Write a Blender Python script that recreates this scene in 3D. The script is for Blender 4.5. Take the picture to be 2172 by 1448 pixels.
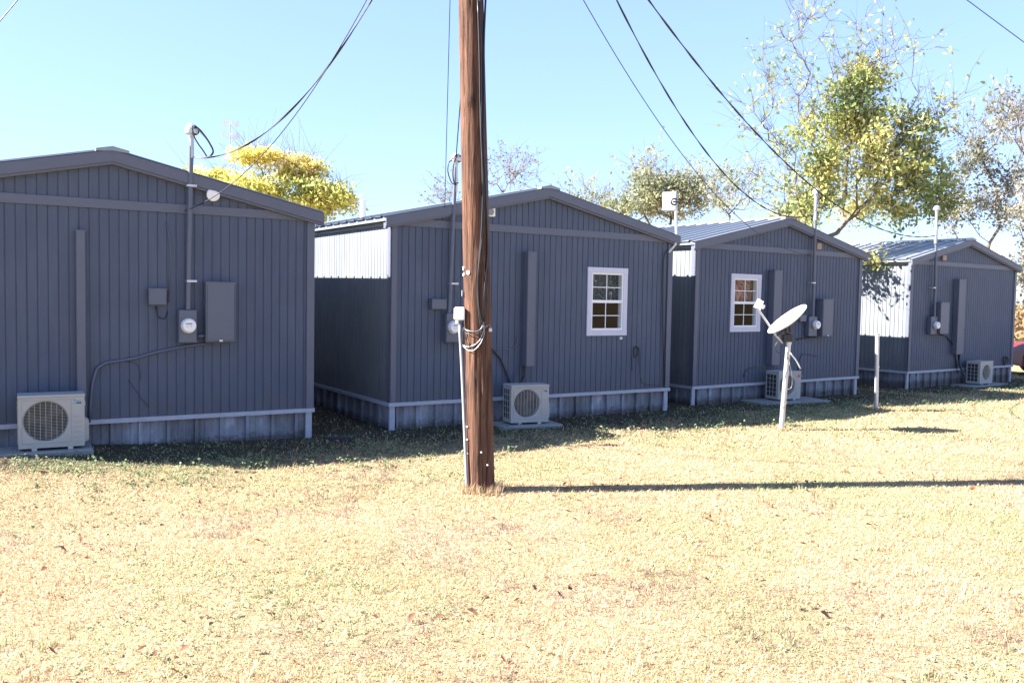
import bpy, math, random
import numpy as np
from mathutils import Vector, Matrix, noise
random.seed(7); rng = np.random.default_rng(11)
R = math.radians
for o in list(bpy.data.objects): bpy.data.objects.remove(o)
scene = bpy.context.scene
col = scene.collection

# ------------------------------------------------------------------ camera, world, sun, exposure
IW, IH, FPX, PITCH, ROLL, CAMZ = 2172.0, 1448.0, 1867.4, 0.05206, 0.01813, 1.85
_r0 = Vector((1, 0, 0)); _u0 = Vector((0, math.sin(PITCH), math.cos(PITCH))); CF = Vector((0, math.cos(PITCH), -math.sin(PITCH)))
CR = math.cos(ROLL)*_r0 + math.sin(ROLL)*_u0; CU = -math.sin(ROLL)*_r0 + math.cos(ROLL)*_u0
CAM = Vector((0, 0, CAMZ))
cd = bpy.data.cameras.new('camera'); cam = bpy.data.objects.new('camera', cd); col.objects.link(cam)
cd.sensor_width = 36; cd.lens = 36*FPX/IW; cd.clip_end = 3000; cd.clip_start = .05
cam.matrix_world = Matrix(((CR.x, CU.x, -CF.x, CAM.x), (CR.y, CU.y, -CF.y, CAM.y), (CR.z, CU.z, -CF.z, CAM.z), (0, 0, 0, 1)))
scene.camera = cam
SHDIR, SUNEL = R(7.8), R(36)
world = bpy.data.worlds.new('World'); scene.world = world; world.use_nodes = True
wn = world.node_tree; wn.nodes.clear()
sky = wn.nodes.new('ShaderNodeTexSky'); sky.sky_type = 'NISHITA'; sky.sun_disc = False
sky.sun_elevation = SUNEL; sky.sun_rotation = math.atan2(-math.cos(SHDIR), -math.sin(SHDIR)) % (2*math.pi)
sky.air_density = 1.0; sky.dust_density = 0.15; sky.ozone_density = 1.6; sky.altitude = 200
bg = wn.nodes.new('ShaderNodeBackground'); bg.inputs[1].default_value = 0.105
wo = wn.nodes.new('ShaderNodeOutputWorld')
gm = wn.nodes.new('ShaderNodeGamma'); gm.inputs[1].default_value = .48
tn = wn.nodes.new('ShaderNodeMix'); tn.data_type = 'RGBA'; tn.blend_type = 'MULTIPLY'; tn.inputs[0].default_value = 1; tn.inputs[7].default_value = (.73, .90, 1.32, 1)
wn.links.new(sky.outputs[0], gm.inputs[0]); wn.links.new(gm.outputs[0], tn.inputs[6]); wn.links.new(tn.outputs[2], bg.inputs[0]); wn.links.new(bg.outputs[0], wo.inputs[0])
sl = bpy.data.lights.new('sun', 'SUN'); sl.energy = 5.0; sl.angle = R(.5); sl.color = (1, .955, .89)
sun = bpy.data.objects.new('sun', sl); col.objects.link(sun)
sun.rotation_euler = Vector((math.cos(SHDIR)*math.cos(SUNEL), math.sin(SHDIR)*math.cos(SUNEL), -math.sin(SUNEL))).to_track_quat('-Z', 'Y').to_euler()
vs = scene.view_settings; vs.view_transform = 'Standard'; vs.look = 'None'; vs.gamma = 1; vs.use_curve_mapping = False
vs.exposure = 2.45
scene.render.engine = 'CYCLES'

# ------------------------------------------------------------------ picture <-> place helpers
def ray(u, v): return CF + (u-IW/2)/FPX*CR - (v-IH/2)/FPX*CU
def on_plane(u, v, p, n):
    d = ray(u, v); t = (Vector(p)-CAM).dot(n)/d.dot(n); return CAM + d*t
def gz(x, y):
    t = min(1, max(0, (y-13)/11)); s = min(1, max(0, (-2.6-x)/3.4)); q = min(1, max(0, (y-4.5)/3.5))
    return -.13*t*t*(3-2*t)+.14*s*s*(3-2*s)*q*q*(3-2*q)*(1-t)
def ground(u, v):
    p = on_plane(u, v, (0, 0, 0), Vector((0, 0, 1)))
    for _ in range(3): p = on_plane(u, v, (0, 0, gz(p.x, p.y)), Vector((0, 0, 1)))
    return p
def at(u, v, Y): return on_plane(u, v, (0, Y, 0), Vector((0, 1, 0)))

# ------------------------------------------------------------------ tagging
def tag(o, label=None, cat=None, group=None, kind=None):
    if label: o['label'] = label
    if cat: o['category'] = cat
    if group: o['group'] = group
    if kind: o['kind'] = kind
    return o
def empty(name, loc=(0, 0, 0), rz=0):
    o = bpy.data.objects.new(name, None); col.objects.link(o); o.location = loc; o.rotation_euler = (0, 0, rz); o.empty_display_size = .2
    return o
class MB:
    def __init__(s): s.v = []; s.f = []
    def add(s, vs_, fs):
        b = len(s.v); s.v += [tuple(q) for q in vs_]; s.f += [tuple(b+i for i in f) for f in fs]; return s
    def box(s, x0, y0, z0, x1, y1, z1):
        return s.add([(x0,y0,z0),(x1,y0,z0),(x1,y1,z0),(x0,y1,z0),(x0,y0,z1),(x1,y0,z1),(x1,y1,z1),(x0,y1,z1)],
                     [(0,3,2,1),(4,5,6,7),(0,1,5,4),(1,2,6,5),(2,3,7,6),(3,0,4,7)])
    def bbox(s, x0, y0, z0, x1, y1, z1, b=.01):           # box with its edges taken off
        X = (x0, x0+b, x1-b, x1); Y = (y0, y0+b, y1-b, y1); Z = (z0, z0+b, z1-b, z1); idx = {}; vs_ = []
        def P(i, j, k):
            if (i, j, k) not in idx: idx[i, j, k] = len(vs_); vs_.append((X[i], Y[j], Z[k]))
            return idx[i, j, k]
        fs = []
        a, c = 1, 2
        fs += [(P(0,a,a),P(0,a,c),P(0,c,c),P(0,c,a)), (P(3,a,a),P(3,c,a),P(3,c,c),P(3,a,c)), (P(a,0,a),P(c,0,a),P(c,0,c),P(a,0,c)),
               (P(a,3,a),P(a,3,c),P(c,3,c),P(c,3,a)), (P(a,a,0),P(a,c,0),P(c,c,0),P(c,a,0)), (P(a,a,3),P(c,a,3),P(c,c,3),P(a,c,3))]
        for j, jj in ((0, a), (3, c)):
            for k, kk in ((0, a), (3, c)): fs.append((P(a,j,kk),P(c,j,kk),P(c,jj,k),P(a,jj,k)))
        for i, ii in ((0, a), (3, c)):
            for k, kk in ((0, a), (3, c)): fs.append((P(i,a,kk),P(i,c,kk),P(ii,c,k),P(ii,a,k)))
            for j, jj in ((0, a), (3, c)): fs.append((P(i,jj,a),P(i,jj,c),P(ii,j,c),P(ii,j,a)))
        for i, ii in ((0, a), (3, c)):
            for j, jj in ((0, a), (3, c)):
                for k, kk in ((0, a), (3, c)): fs.append((P(i,jj,kk),P(ii,j,kk),P(ii,jj,k)))
        return s.add(vs_, fs)
    def quad(s, a, b, c, d): return s.add([a, b, c, d], [(0, 1, 2, 3)])
    def poly(s, pts): return s.add(pts, [tuple(range(len(pts)))])
    def tube(s, pts, r, n=8, cap=True):
        pts = [Vector(p) for p in pts]; m = len(pts)
        rs = r if isinstance(r, (list, tuple)) else [r]*m
        vs_ = []; up = None
        for i, p in enumerate(pts):
            t = (pts[min(i+1, m-1)]-pts[max(i-1, 0)])
            t = t.normalized() if t.length > 1e-9 else Vector((0, 0, 1))
            if up is None: up = t.orthogonal().normalized()
            up = (up-t*up.dot(t)); up = up.normalized() if up.length > 1e-6 else t.orthogonal().normalized()
            w = t.cross(up)
            for k in range(n):
                a = 2*math.pi*k/n; vs_.append(p+(up*math.cos(a)+w*math.sin(a))*rs[i])
        fs = [(i*n+k, i*n+(k+1) % n, (i+1)*n+(k+1) % n, (i+1)*n+k) for i in range(m-1) for k in range(n)]
        if cap: fs += [tuple(range(n))[::-1], tuple((m-1)*n+k for k in range(n))]
        return s.add(vs_, fs)
    def disc(s, c, nrm, r, n=32, t=0.0):
        c = Vector(c); nrm = Vector(nrm).normalized()
        return s.tube([c, c+nrm*max(t, .001)], r, n)
    def build(s, name, mat, parent=None, smooth=False):
        me = bpy.data.meshes.new(name); me.from_pydata(s.v, [], s.f); me.update()
        if smooth:
            me.polygons.foreach_set('use_smooth', [True]*len(me.polygons))
        me.materials.append(mat)
        o = bpy.data.objects.new(name, me); col.objects.link(o)
        if parent: o.parent = parent
        return o
def smooth_by_angle(o, ang=35):
    me = o.data; me.polygons.foreach_set('use_smooth', [True]*len(me.polygons)); me.set_sharp_from_angle(angle=R(ang))

# ------------------------------------------------------------------ materials
def newmat(name):
    m = bpy.data.materials.new(name); m.use_nodes = True; nt = m.node_tree; b = nt.nodes['Principled BSDF']; return m, nt, b
def plain(name, c, rough=.6, metal=0, var=.12, scale=6, bump=0, bscale=60, spec=.5):
    m, nt, b = newmat(name); N = nt.nodes.new; L = nt.links.new
    tc = N('ShaderNodeTexCoord'); nz = N('ShaderNodeTexNoise'); nz.inputs['Scale'].default_value = scale; nz.inputs['Detail'].default_value = 6
    L(tc.outputs['Object'], nz.inputs['Vector'])
    mx = N('ShaderNodeMix'); mx.data_type = 'RGBA'
    mx.inputs[6].default_value = tuple(x*(1-var) for x in c)+(1,); mx.inputs[7].default_value = tuple(min(1, x*(1+var)) for x in c)+(1,)
    L(nz.outputs['Fac'], mx.inputs[0]); L(mx.outputs[2], b.inputs['Base Color'])
    b.inputs['Roughness'].default_value = rough; b.inputs['Metallic'].default_value = metal; b.inputs['Specular IOR Level'].default_value = spec
    if bump:
        n2 = N('ShaderNodeTexNoise'); n2.inputs['Scale'].default_value = bscale; n2.inputs['Detail'].default_value = 4; L(tc.outputs['Object'], n2.inputs['Vector'])
        bp = N('ShaderNodeBump'); bp.inputs['Strength'].default_value = bump; bp.inputs['Distance'].default_value = .01
        L(n2.outputs['Fac'], bp.inputs['Height']); L(bp.outputs[0], b.inputs['Normal'])
    return m
def ramp(nt, stops):
    r = nt.nodes.new('ShaderNodeValToRGB'); e = r.color_ramp.elements
    while len(e) < len(stops): e.new(.5)
    for i, (p, c) in enumerate(stops): e[i].position = p; e[i].color = tuple(c)+(1,)
    return r
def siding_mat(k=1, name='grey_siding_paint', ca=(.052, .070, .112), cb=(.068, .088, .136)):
    m, nt, b = newmat(name); N = nt.nodes.new; L = nt.links.new
    tc = N('ShaderNodeTexCoord'); mp = N('ShaderNodeMapping'); mp.inputs['Scale'].default_value = (9, 9, 1.1); L(tc.outputs['Object'], mp.inputs[0])
    n1 = N('ShaderNodeTexNoise'); n1.inputs['Scale'].default_value = 1.6; n1.inputs['Detail'].default_value = 7; L(mp.outputs[0], n1.inputs['Vector'])
    n2 = N('ShaderNodeTexNoise'); n2.inputs['Scale'].default_value = 1.3; n2.inputs['Detail'].default_value = 5; L(tc.outputs['Object'], n2.inputs['Vector'])
    r1 = ramp(nt, [(.25, ca), (.75, cb)]); L(n1.outputs['Fac'], r1.inputs[0])
    r2 = ramp(nt, [(.3, (.84*k, .85*k, .88*k)), (.7, (1.08*k, 1.06*k, 1.03*k))]); L(n2.outputs['Fac'], r2.inputs[0])
    mx = N('ShaderNodeMix'); mx.data_type = 'RGBA'; mx.blend_type = 'MULTIPLY'; mx.inputs[0].default_value = 1
    L(r1.outputs[0], mx.inputs[6]); L(r2.outputs[0], mx.inputs[7])
    sx = N('ShaderNodeSeparateXYZ'); L(tc.outputs['Object'], sx.inputs[0]); n4 = N('ShaderNodeTexNoise'); n4.inputs['Scale'].default_value = 5; n4.inputs['Detail'].default_value = 8; L(tc.outputs['Object'], n4.inputs['Vector'])
    ad = N('ShaderNodeMath'); ad.operation = 'MULTIPLY_ADD'; L(n4.outputs['Fac'], ad.inputs[0]); ad.inputs[1].default_value = -.9; L(sx.outputs['Z'], ad.inputs[2])
    r4 = ramp(nt, [(0, (.35, .35, .35)), (.25, (0, 0, 0))]); L(ad.outputs[0], r4.inputs[0])
    m4 = N('ShaderNodeMix'); m4.data_type = 'RGBA'; L(r4.outputs[0], m4.inputs[0]); L(mx.outputs[2], m4.inputs[6]); m4.inputs[7].default_value = (.085, .085, .085, 1)
    n5 = N('ShaderNodeTexNoise'); n5.inputs['Scale'].default_value = 2.6; n5.inputs['Detail'].default_value = 10; n5.inputs['Roughness'].default_value = .75; L(mp.outputs[0], n5.inputs['Vector'])
    r5 = ramp(nt, [(.62, (0, 0, 0)), (.72, (.5, .5, .5))]); L(n5.outputs['Fac'], r5.inputs[0])
    m5 = N('ShaderNodeMix'); m5.data_type = 'RGBA'; L(r5.outputs[0], m5.inputs[0]); L(m4.outputs[2], m5.inputs[6]); m5.inputs[7].default_value = (.15, .15, .16, 1)
    L(m5.outputs[2], b.inputs['Base Color'])
    b.inputs['Roughness'].default_value = .62
    mp3 = N('ShaderNodeMapping'); mp3.inputs['Scale'].default_value = (120, 120, 9); L(tc.outputs['Object'], mp3.inputs[0])
    n3 = N('ShaderNodeTexNoise'); n3.inputs['Scale'].default_value = 1; n3.inputs['Detail'].default_value = 4; L(mp3.outputs[0], n3.inputs['Vector'])
    bp = N('ShaderNodeBump'); bp.inputs['Strength'].default_value = .35; bp.inputs['Distance'].default_value = .004; L(n3.outputs['Fac'], bp.inputs['Height']); L(bp.outputs[0], b.inputs['Normal'])
    return m
def wood_mat():
    m, nt, b = newmat('weathered_pole_wood'); N = nt.nodes.new; L = nt.links.new
    tc = N('ShaderNodeTexCoord'); mp = N('ShaderNodeMapping'); mp.inputs['Scale'].default_value = (30, 30, 1.3); L(tc.outputs['Object'], mp.inputs[0])
    n1 = N('ShaderNodeTexNoise'); n1.inputs['Scale'].default_value = 1.0; n1.inputs['Detail'].default_value = 9; n1.inputs['Roughness'].default_value = .62; n1.inputs['Distortion'].default_value = .9; L(mp.outputs[0], n1.inputs['Vector'])
    r1 = ramp(nt, [(.34, (.016, .010, .008)), (.42, (.070, .034, .023)), (.56, (.145, .074, .048)), (.72, (.24, .145, .10))]); L(n1.outputs['Fac'], r1.inputs[0])
    n2 = N('ShaderNodeTexNoise'); n2.inputs['Scale'].default_value = 1.4; n2.inputs['Detail'].default_value = 5; L(tc.outputs['Object'], n2.inputs['Vector'])
    r2 = ramp(nt, [(.32, (.55, .55, .56)), (.66, (1.15, 1.08, 1.0))]); L(n2.outputs['Fac'], r2.inputs[0])
    mx = N('ShaderNodeMix'); mx.data_type = 'RGBA'; mx.blend_type = 'MULTIPLY'; mx.inputs[0].default_value = 1
    L(r1.outputs[0], mx.inputs[6]); L(r2.outputs[0], mx.inputs[7]); L(mx.outputs[2], b.inputs['Base Color'])
    b.inputs['Roughness'].default_value = .85; b.inputs['Specular IOR Level'].default_value = .25
    bp = N('ShaderNodeBump'); bp.inputs['Strength'].default_value = 1; bp.inputs['Distance'].default_value = .025; L(n1.outputs['Fac'], bp.inputs['Height']); L(bp.outputs[0], b.inputs['Normal'])
    return m
def ground_mat():
    m, nt, b = newmat('dry_lawn_soil'); N = nt.nodes.new; L = nt.links.new
    tc = N('ShaderNodeTexCoord')
    def nz(s, d=8, r=.6):
        n = N('ShaderNodeTexNoise'); n.inputs['Scale'].default_value = s; n.inputs['Detail'].default_value = d; n.inputs['Roughness'].default_value = r; L(tc.outputs['Object'], n.inputs['Vector']); return n
    a = nz(.55); bb = nz(9); c = nz(70, 4)
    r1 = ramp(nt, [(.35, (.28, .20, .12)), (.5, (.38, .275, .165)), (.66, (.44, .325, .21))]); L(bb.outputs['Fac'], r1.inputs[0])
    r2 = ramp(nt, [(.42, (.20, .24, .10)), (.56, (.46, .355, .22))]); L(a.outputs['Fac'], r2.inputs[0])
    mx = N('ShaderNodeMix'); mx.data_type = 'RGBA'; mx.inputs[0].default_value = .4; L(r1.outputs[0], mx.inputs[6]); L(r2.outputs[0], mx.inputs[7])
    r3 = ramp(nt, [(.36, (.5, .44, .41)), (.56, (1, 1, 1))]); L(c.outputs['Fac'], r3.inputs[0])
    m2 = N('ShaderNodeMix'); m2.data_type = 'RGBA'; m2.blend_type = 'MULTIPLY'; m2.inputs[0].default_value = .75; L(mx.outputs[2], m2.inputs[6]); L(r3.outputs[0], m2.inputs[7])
    da = N('ShaderNodeAttribute'); da.attribute_name = 'painted_shade'; m4 = N('ShaderNodeMix'); m4.data_type = 'RGBA'; L(da.outputs['Fac'], m4.inputs[0]); L(m2.outputs[2], m4.inputs[6]); m4.inputs[7].default_value = (.055, .048, .036, 1)  # shade beside the cabins mixed into the soil colour as a dark tone
    L(m4.outputs[2], b.inputs['Base Color']); b.inputs['Roughness'].default_value = 1; b.inputs['Specular IOR Level'].default_value = .1
    bp = N('ShaderNodeBump'); bp.inputs['Strength'].default_value = .8; bp.inputs['Distance'].default_value = .02; L(c.outputs['Fac'], bp.inputs['Height']); L(bp.outputs[0], b.inputs['Normal'])
    return m
def attr_mat(name, trans=.35, rough=.7):
    m, nt, b = newmat(name); N = nt.nodes.new; L = nt.links.new
    at_ = N('ShaderNodeAttribute'); at_.attribute_name = 'tint'
    L(at_.outputs['Color'], b.inputs['Base Color']); b.inputs['Roughness'].default_value = rough; b.inputs['Specular IOR Level'].default_value = .25
    if trans:
        t = N('ShaderNodeBsdfTranslucent'); L(at_.outputs['Color'], t.inputs[0]); ms = N('ShaderNodeMixShader'); ms.inputs[0].default_value = trans
        L(b.outputs[0], ms.inputs[1]); L(t.outputs[0], ms.inputs[2]); L(ms.outputs[0], nt.nodes['Material Output'].inputs[0])
    return m
def glass_mat():
    m, nt, b = newmat('window_glass'); N = nt.nodes.new; L = nt.links.new
    tr = N('ShaderNodeBsdfTransparent'); tr.inputs[0].default_value = (.8, .84, .84, 1); gl = N('ShaderNodeBsdfGlossy'); gl.inputs['Roughness'].default_value = .03
    ms = N('ShaderNodeMixShader'); ms.inputs[0].default_value = .022; L(tr.outputs[0], ms.inputs[1]); L(gl.outputs[0], ms.inputs[2]); L(ms.outputs[0], nt.nodes['Material Output'].inputs[0])
    return m
def swirl_mat(name, stops, scale, dist, detail=3):
    m, nt, b = newmat(name); N = nt.nodes.new; L = nt.links.new
    tc = N('ShaderNodeTexCoord'); n = N('ShaderNodeTexNoise'); n.inputs['Scale'].default_value = scale; n.inputs['Distortion'].default_value = dist; n.inputs['Detail'].default_value = detail
    L(tc.outputs['Object'], n.inputs['Vector']); r = ramp(nt, stops); L(n.outputs['Fac'], r.inputs[0]); L(r.outputs[0], b.inputs['Base Color']); b.inputs['Roughness'].default_value = .9
    return m
def skirt_mat():
    m, nt, b = newmat('weathered_metal_skirting'); N = nt.nodes.new; L = nt.links.new
    tc = N('ShaderNodeTexCoord'); mp = N('ShaderNodeMapping'); mp.inputs['Scale'].default_value = (3.3, 3.3, 1.4); L(tc.outputs['Object'], mp.inputs[0])
    n1 = N('ShaderNodeTexNoise'); n1.inputs['Scale'].default_value = 1; n1.inputs['Detail'].default_value = 8; n1.inputs['Roughness'].default_value = .65; L(mp.outputs[0], n1.inputs['Vector'])
    r1 = ramp(nt, [(.34, (.11, .115, .13)), (.47, (.175, .185, .215)), (.57, (.23, .245, .29)), (.68, (.36, .38, .45))]); L(n1.outputs['Fac'], r1.inputs[0])
    n2 = N('ShaderNodeTexNoise'); n2.inputs['Scale'].default_value = 26; n2.inputs['Detail'].default_value = 5; L(tc.outputs['Object'], n2.inputs['Vector'])
    sx = N('ShaderNodeSeparateXYZ'); L(tc.outputs['Object'], sx.inputs[0]); ad = N('ShaderNodeMath'); ad.operation = 'MULTIPLY_ADD'; L(n2.outputs['Fac'], ad.inputs[0]); ad.inputs[1].default_value = .22; L(sx.outputs['Z'], ad.inputs[2])
    r2 = ramp(nt, [(.14, (.5, .42, .36)), (.22, (1, 1, 1))]); L(ad.outputs[0], r2.inputs[0])
    mx = N('ShaderNodeMix'); mx.data_type = 'RGBA'; mx.blend_type = 'MULTIPLY'; mx.inputs[0].default_value = 1; L(r1.outputs[0], mx.inputs[6]); L(r2.outputs[0], mx.inputs[7])
    L(mx.outputs[2], b.inputs['Base Color']); b.inputs['Roughness'].default_value = .55
    bp = N('ShaderNodeBump'); bp.inputs['Strength'].default_value = .4; bp.inputs['Distance'].default_value = .01; L(n1.outputs['Fac'], bp.inputs['Height']); L(bp.outputs[0], b.inputs['Normal'])
    return m
M = dict(
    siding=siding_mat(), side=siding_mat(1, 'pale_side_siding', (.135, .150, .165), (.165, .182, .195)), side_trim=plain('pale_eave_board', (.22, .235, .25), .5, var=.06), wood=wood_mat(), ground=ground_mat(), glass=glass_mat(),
    trim=plain('grey_trim_paint', (.094, .104, .142), .5, var=.08, bump=.1),
    roof=plain('grey_metal_roofing', (.23, .25, .28), .38, .25, var=.1, scale=2),
    skirt=skirt_mat(),
    skirt_trim=plain('pale_skirting_trim', (.36, .37, .43), .5, var=.2, scale=9),
    box=plain('grey_painted_metal', (.094, .106, .142), .45, var=.07, bump=.06),
    galv=plain('galvanised_steel', (.50, .51, .53), .38, .55, var=.12, scale=14),
    white=plain('white_window_trim', (.52, .52, .60), .5, var=.05),
    vinyl=plain('white_plastic', (.78, .77, .75), .4, var=.05, scale=12),
    greyvinyl=plain('grey_plastic_pipe', (.27, .28, .30), .5, var=.06), cream=plain('ac_cream_enamel', (.36, .352, .335), .42, var=.07, scale=7),
    cream2=plain('ac_grille_plastic', (.32, .305, .27), .5, var=.1, scale=9),
    dark=plain('dark_recess', (.018, .018, .02), .7, var=.2),
    black=plain('black_rubber_cable', (.02, .02, .024), .45, var=.2),
    silver=plain('bare_aluminium_wire', (.26, .26, .28), .35, .6, var=.1, scale=30),
    concrete=plain('concrete_pad', (.22, .22, .22), .9, var=.15, scale=9, bump=.3),
    dish=plain('white_dish_enamel', (.80, .80, .80), .35, var=.03),
    brownp=plain('brown_vent_plastic', (.30, .20, .16), .5, var=.1),
    twig=plain('purple_grey_twig', (.085, .068, .075), .9, var=.3, scale=3), bark=plain('grey_brown_bark', (.20, .15, .115), .9, var=.3, scale=8, bump=.6, bscale=30),
    bark2=plain('pale_bark', (.16, .125, .105), .9, var=.3, scale=8, bump=.6, bscale=30),
    leaf=attr_mat('leaf', .5), blade=attr_mat('grass_blade', .3, .8), litter=attr_mat('dead_leaf', .15, .85),
    fan=plain('dark_fan_plastic', (.05, .05, .055), .5), blue=plain('blue_print', (.03, .25, .60), .5), teal=plain('teal_print', (.05, .42, .50), .5), antenna=plain('antenna_grey_white', (.34, .34, .36), .5, var=.06), dark2=plain('dark_grey_seam', (.04, .045, .06), .6), ink=plain('black_print', (.03, .03, .03), .5),
    red=plain('magenta_red_print', (.50, .05, .06), .5), greyp=plain('grey_print', (.22, .22, .22), .5),
    carred=plain('dark_red_car_paint', (.14, .010, .012), .5, var=.05), carglass=plain('tinted_car_glass', (.02, .022, .025), .06, var=.1),
    chrome=plain('bright_bumper_strip', (.75, .75, .76), .25, .7), rubber=plain('tyre_rubber', (.03, .03, .03), .8), lens=plain('red_lamp_lens', (.45, .02, .02), .2),
    curtain=swirl_mat('rust_patterned_curtain', [(.3, (.10, .03, .02)), (.45, (.42, .14, .07)), (.53, (.60, .36, .24)), (.6, (.14, .10, .06)), (.7, (.5, .2, .1))], 3.6, 1.6),
    lace=swirl_mat('dark_curtain_with_pale_fronds', [(.3, (.03, .035, .03)), (.485, (.05, .055, .045)), (.51, (.5, .48, .42)), (.53, (.045, .05, .04)), (.7, (.07, .07, .055))], 4.5, 2.2, 1),
)

# ------------------------------------------------------------------ houses
ROOFSLOPE = .222
HS = [dict(X=-6.469, Y=8.684, yaw=.555, fl=1.85-1.469, W=4.632, hb=2.353),
      dict(X=-1.635, Y=11.833, yaw=.569, fl=1.85-1.475, W=5.016, hb=2.387),
      dict(X=3.168, Y=15.368, yaw=.611, fl=1.85-1.529, W=4.852, hb=2.415),
      dict(X=8.877, Y=19.71, yaw=.623, fl=1.85-1.54, W=4.864, hb=2.403)]
DEPTH = 9.75
for h in HS:
    h['O'] = Vector((h['X'], h['Y'], 0)); h['ex'] = Vector((math.cos(h['yaw']), math.sin(h['yaw']), 0)); h['ey'] = Vector((-math.sin(h['yaw']), math.cos(h['yaw']), 0))
def onwall(h, u, v, off=0.0):            # picture point -> local (a, z) on the front wall plane pushed out by off
    p = on_plane(u, v, h['O']-h['ey']*off, h['ey']); d = p-h['O']
    return d.dot(h['ex']), p.z
def tolocal(h, p):
    d = Vector(p)-h['O']; return Vector((d.dot(h['ex']), d.dot(h['ey']), p[2]))
def toworld(h, a, b, z): return h['O']+h['ex']*a+h['ey']*b+Vector((0, 0, z))
def grooved(mb, origin, ax, nx, width, z0, ztop, win=None, pitch=.1016, gw=.011, gd=.009, thick=.09):
    """vertical grooved boards along ax, outer face towards -nx"""
    ax = Vector(ax); nx = Vector(nx); origin = Vector(origin)
    cuts = {0.0, width}
    x = pitch*.5; gro = []
    while x < width-.02:
        cuts |= {x-gw/2, x+gw/2}; gro.append(x); x += pitch
    if win: cuts |= {win[0], win[1]}
    cuts.add(width/2)
    cs = sorted(cuts); prev = None
    def P(a, d, z): q = origin+ax*a+nx*d; return (q.x, q.y, z)
    for a, b in zip(cs[:-1], cs[1:]):
        if b-a < 1e-6: continue
        m = (a+b)/2; g = any(abs(m-q) < gw/2-1e-6 for q in gro); d = gd if g else 0
        segs = [(z0, None)]
        if win and win[0]-1e-6 < m < win[1]+1e-6: segs = [(z0, win[2]), (win[3], None)]
        for lo, hi in segs:
            h1 = ztop(a) if hi is None else hi; h2 = ztop(b) if hi is None else hi
            mb.quad(P(a, d, lo), P(b, d, lo), P(b, d, h2), P(a, d, h1))
        if prev is not None and prev != d:
            lo, hi = z0, ztop(a)
            if win and win[0]+1e-6 < a < win[1]-1e-6:
                mb.quad(P(a, prev, lo), P(a, d, lo), P(a, d, win[2]), P(a, prev, win[2])); lo = win[3]
            mb.quad(P(a, prev, lo), P(a, d, lo), P(a, d, hi), P(a, prev, hi))
        prev = d
    # inner skin so the wall has thickness
    for a, b in ((0, width/2), (width/2, width)):
        pieces = [(a, b, z0, None)]
        if win and win[0] >= a and win[1] <= b: pieces = [(a, win[0], z0, None), (win[1], b, z0, None), (win[0], win[1], z0, win[2]), (win[0], win[1], win[3], None)]
        elif win and (win[0] < b and win[1] > a):
            a0, b0 = max(a, win[0]), min(b, win[1]); pieces = [(a0, b0, z0, win[2]), (a0, b0, win[3], None)]
            if a0 > a: pieces.append((a, a0, z0, None))
            if b0 < b: pieces.append((b0, b, z0, None))
        for p0, p1, lo, hi in pieces:
            mb.quad(P(p0, thick, lo), P(p1, thick, lo), P(p1, thick, ztop(p1) if hi is None else hi), P(p0, thick, ztop(p0) if hi is None else hi))
def ribbed_skirt(mb, origin, ax, nx, width, z0, z1, rnd, rib=.305):
    ax = Vector(ax); nx = Vector(nx); origin = Vector(origin)
    def P(a, d, z): q = origin+ax*a+nx*d; return (q.x, q.y, z)
    x = rnd.uniform(.08, .16); pts = [(0, 0)]
    while x < width-.05:
        j = rnd.uniform(-.008, .008)
        pts += [(x-.024+j, .004), (x-.018+j, -.042), (x+.018+j, -.042), (x+.024+j, .004)]
        if x+.15 < width-.05: pts += [(x+.1, 0), (x+.108, -.006), (x+.116, 0), (x+.19, 0), (x+.198, -.006), (x+.206, 0)]
        x += rib
    pts = [p for p in pts if p[0] < width]+[(width, 0)]
    for (a, d), (b, e) in zip(pts[:-1], pts[1:]):
        k = rnd.uniform(-.004, .004)
        mb.quad(P(a, d+k*0, z0), P(b, e, z0), P(b, e, z1), P(a, d, z1))
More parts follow.
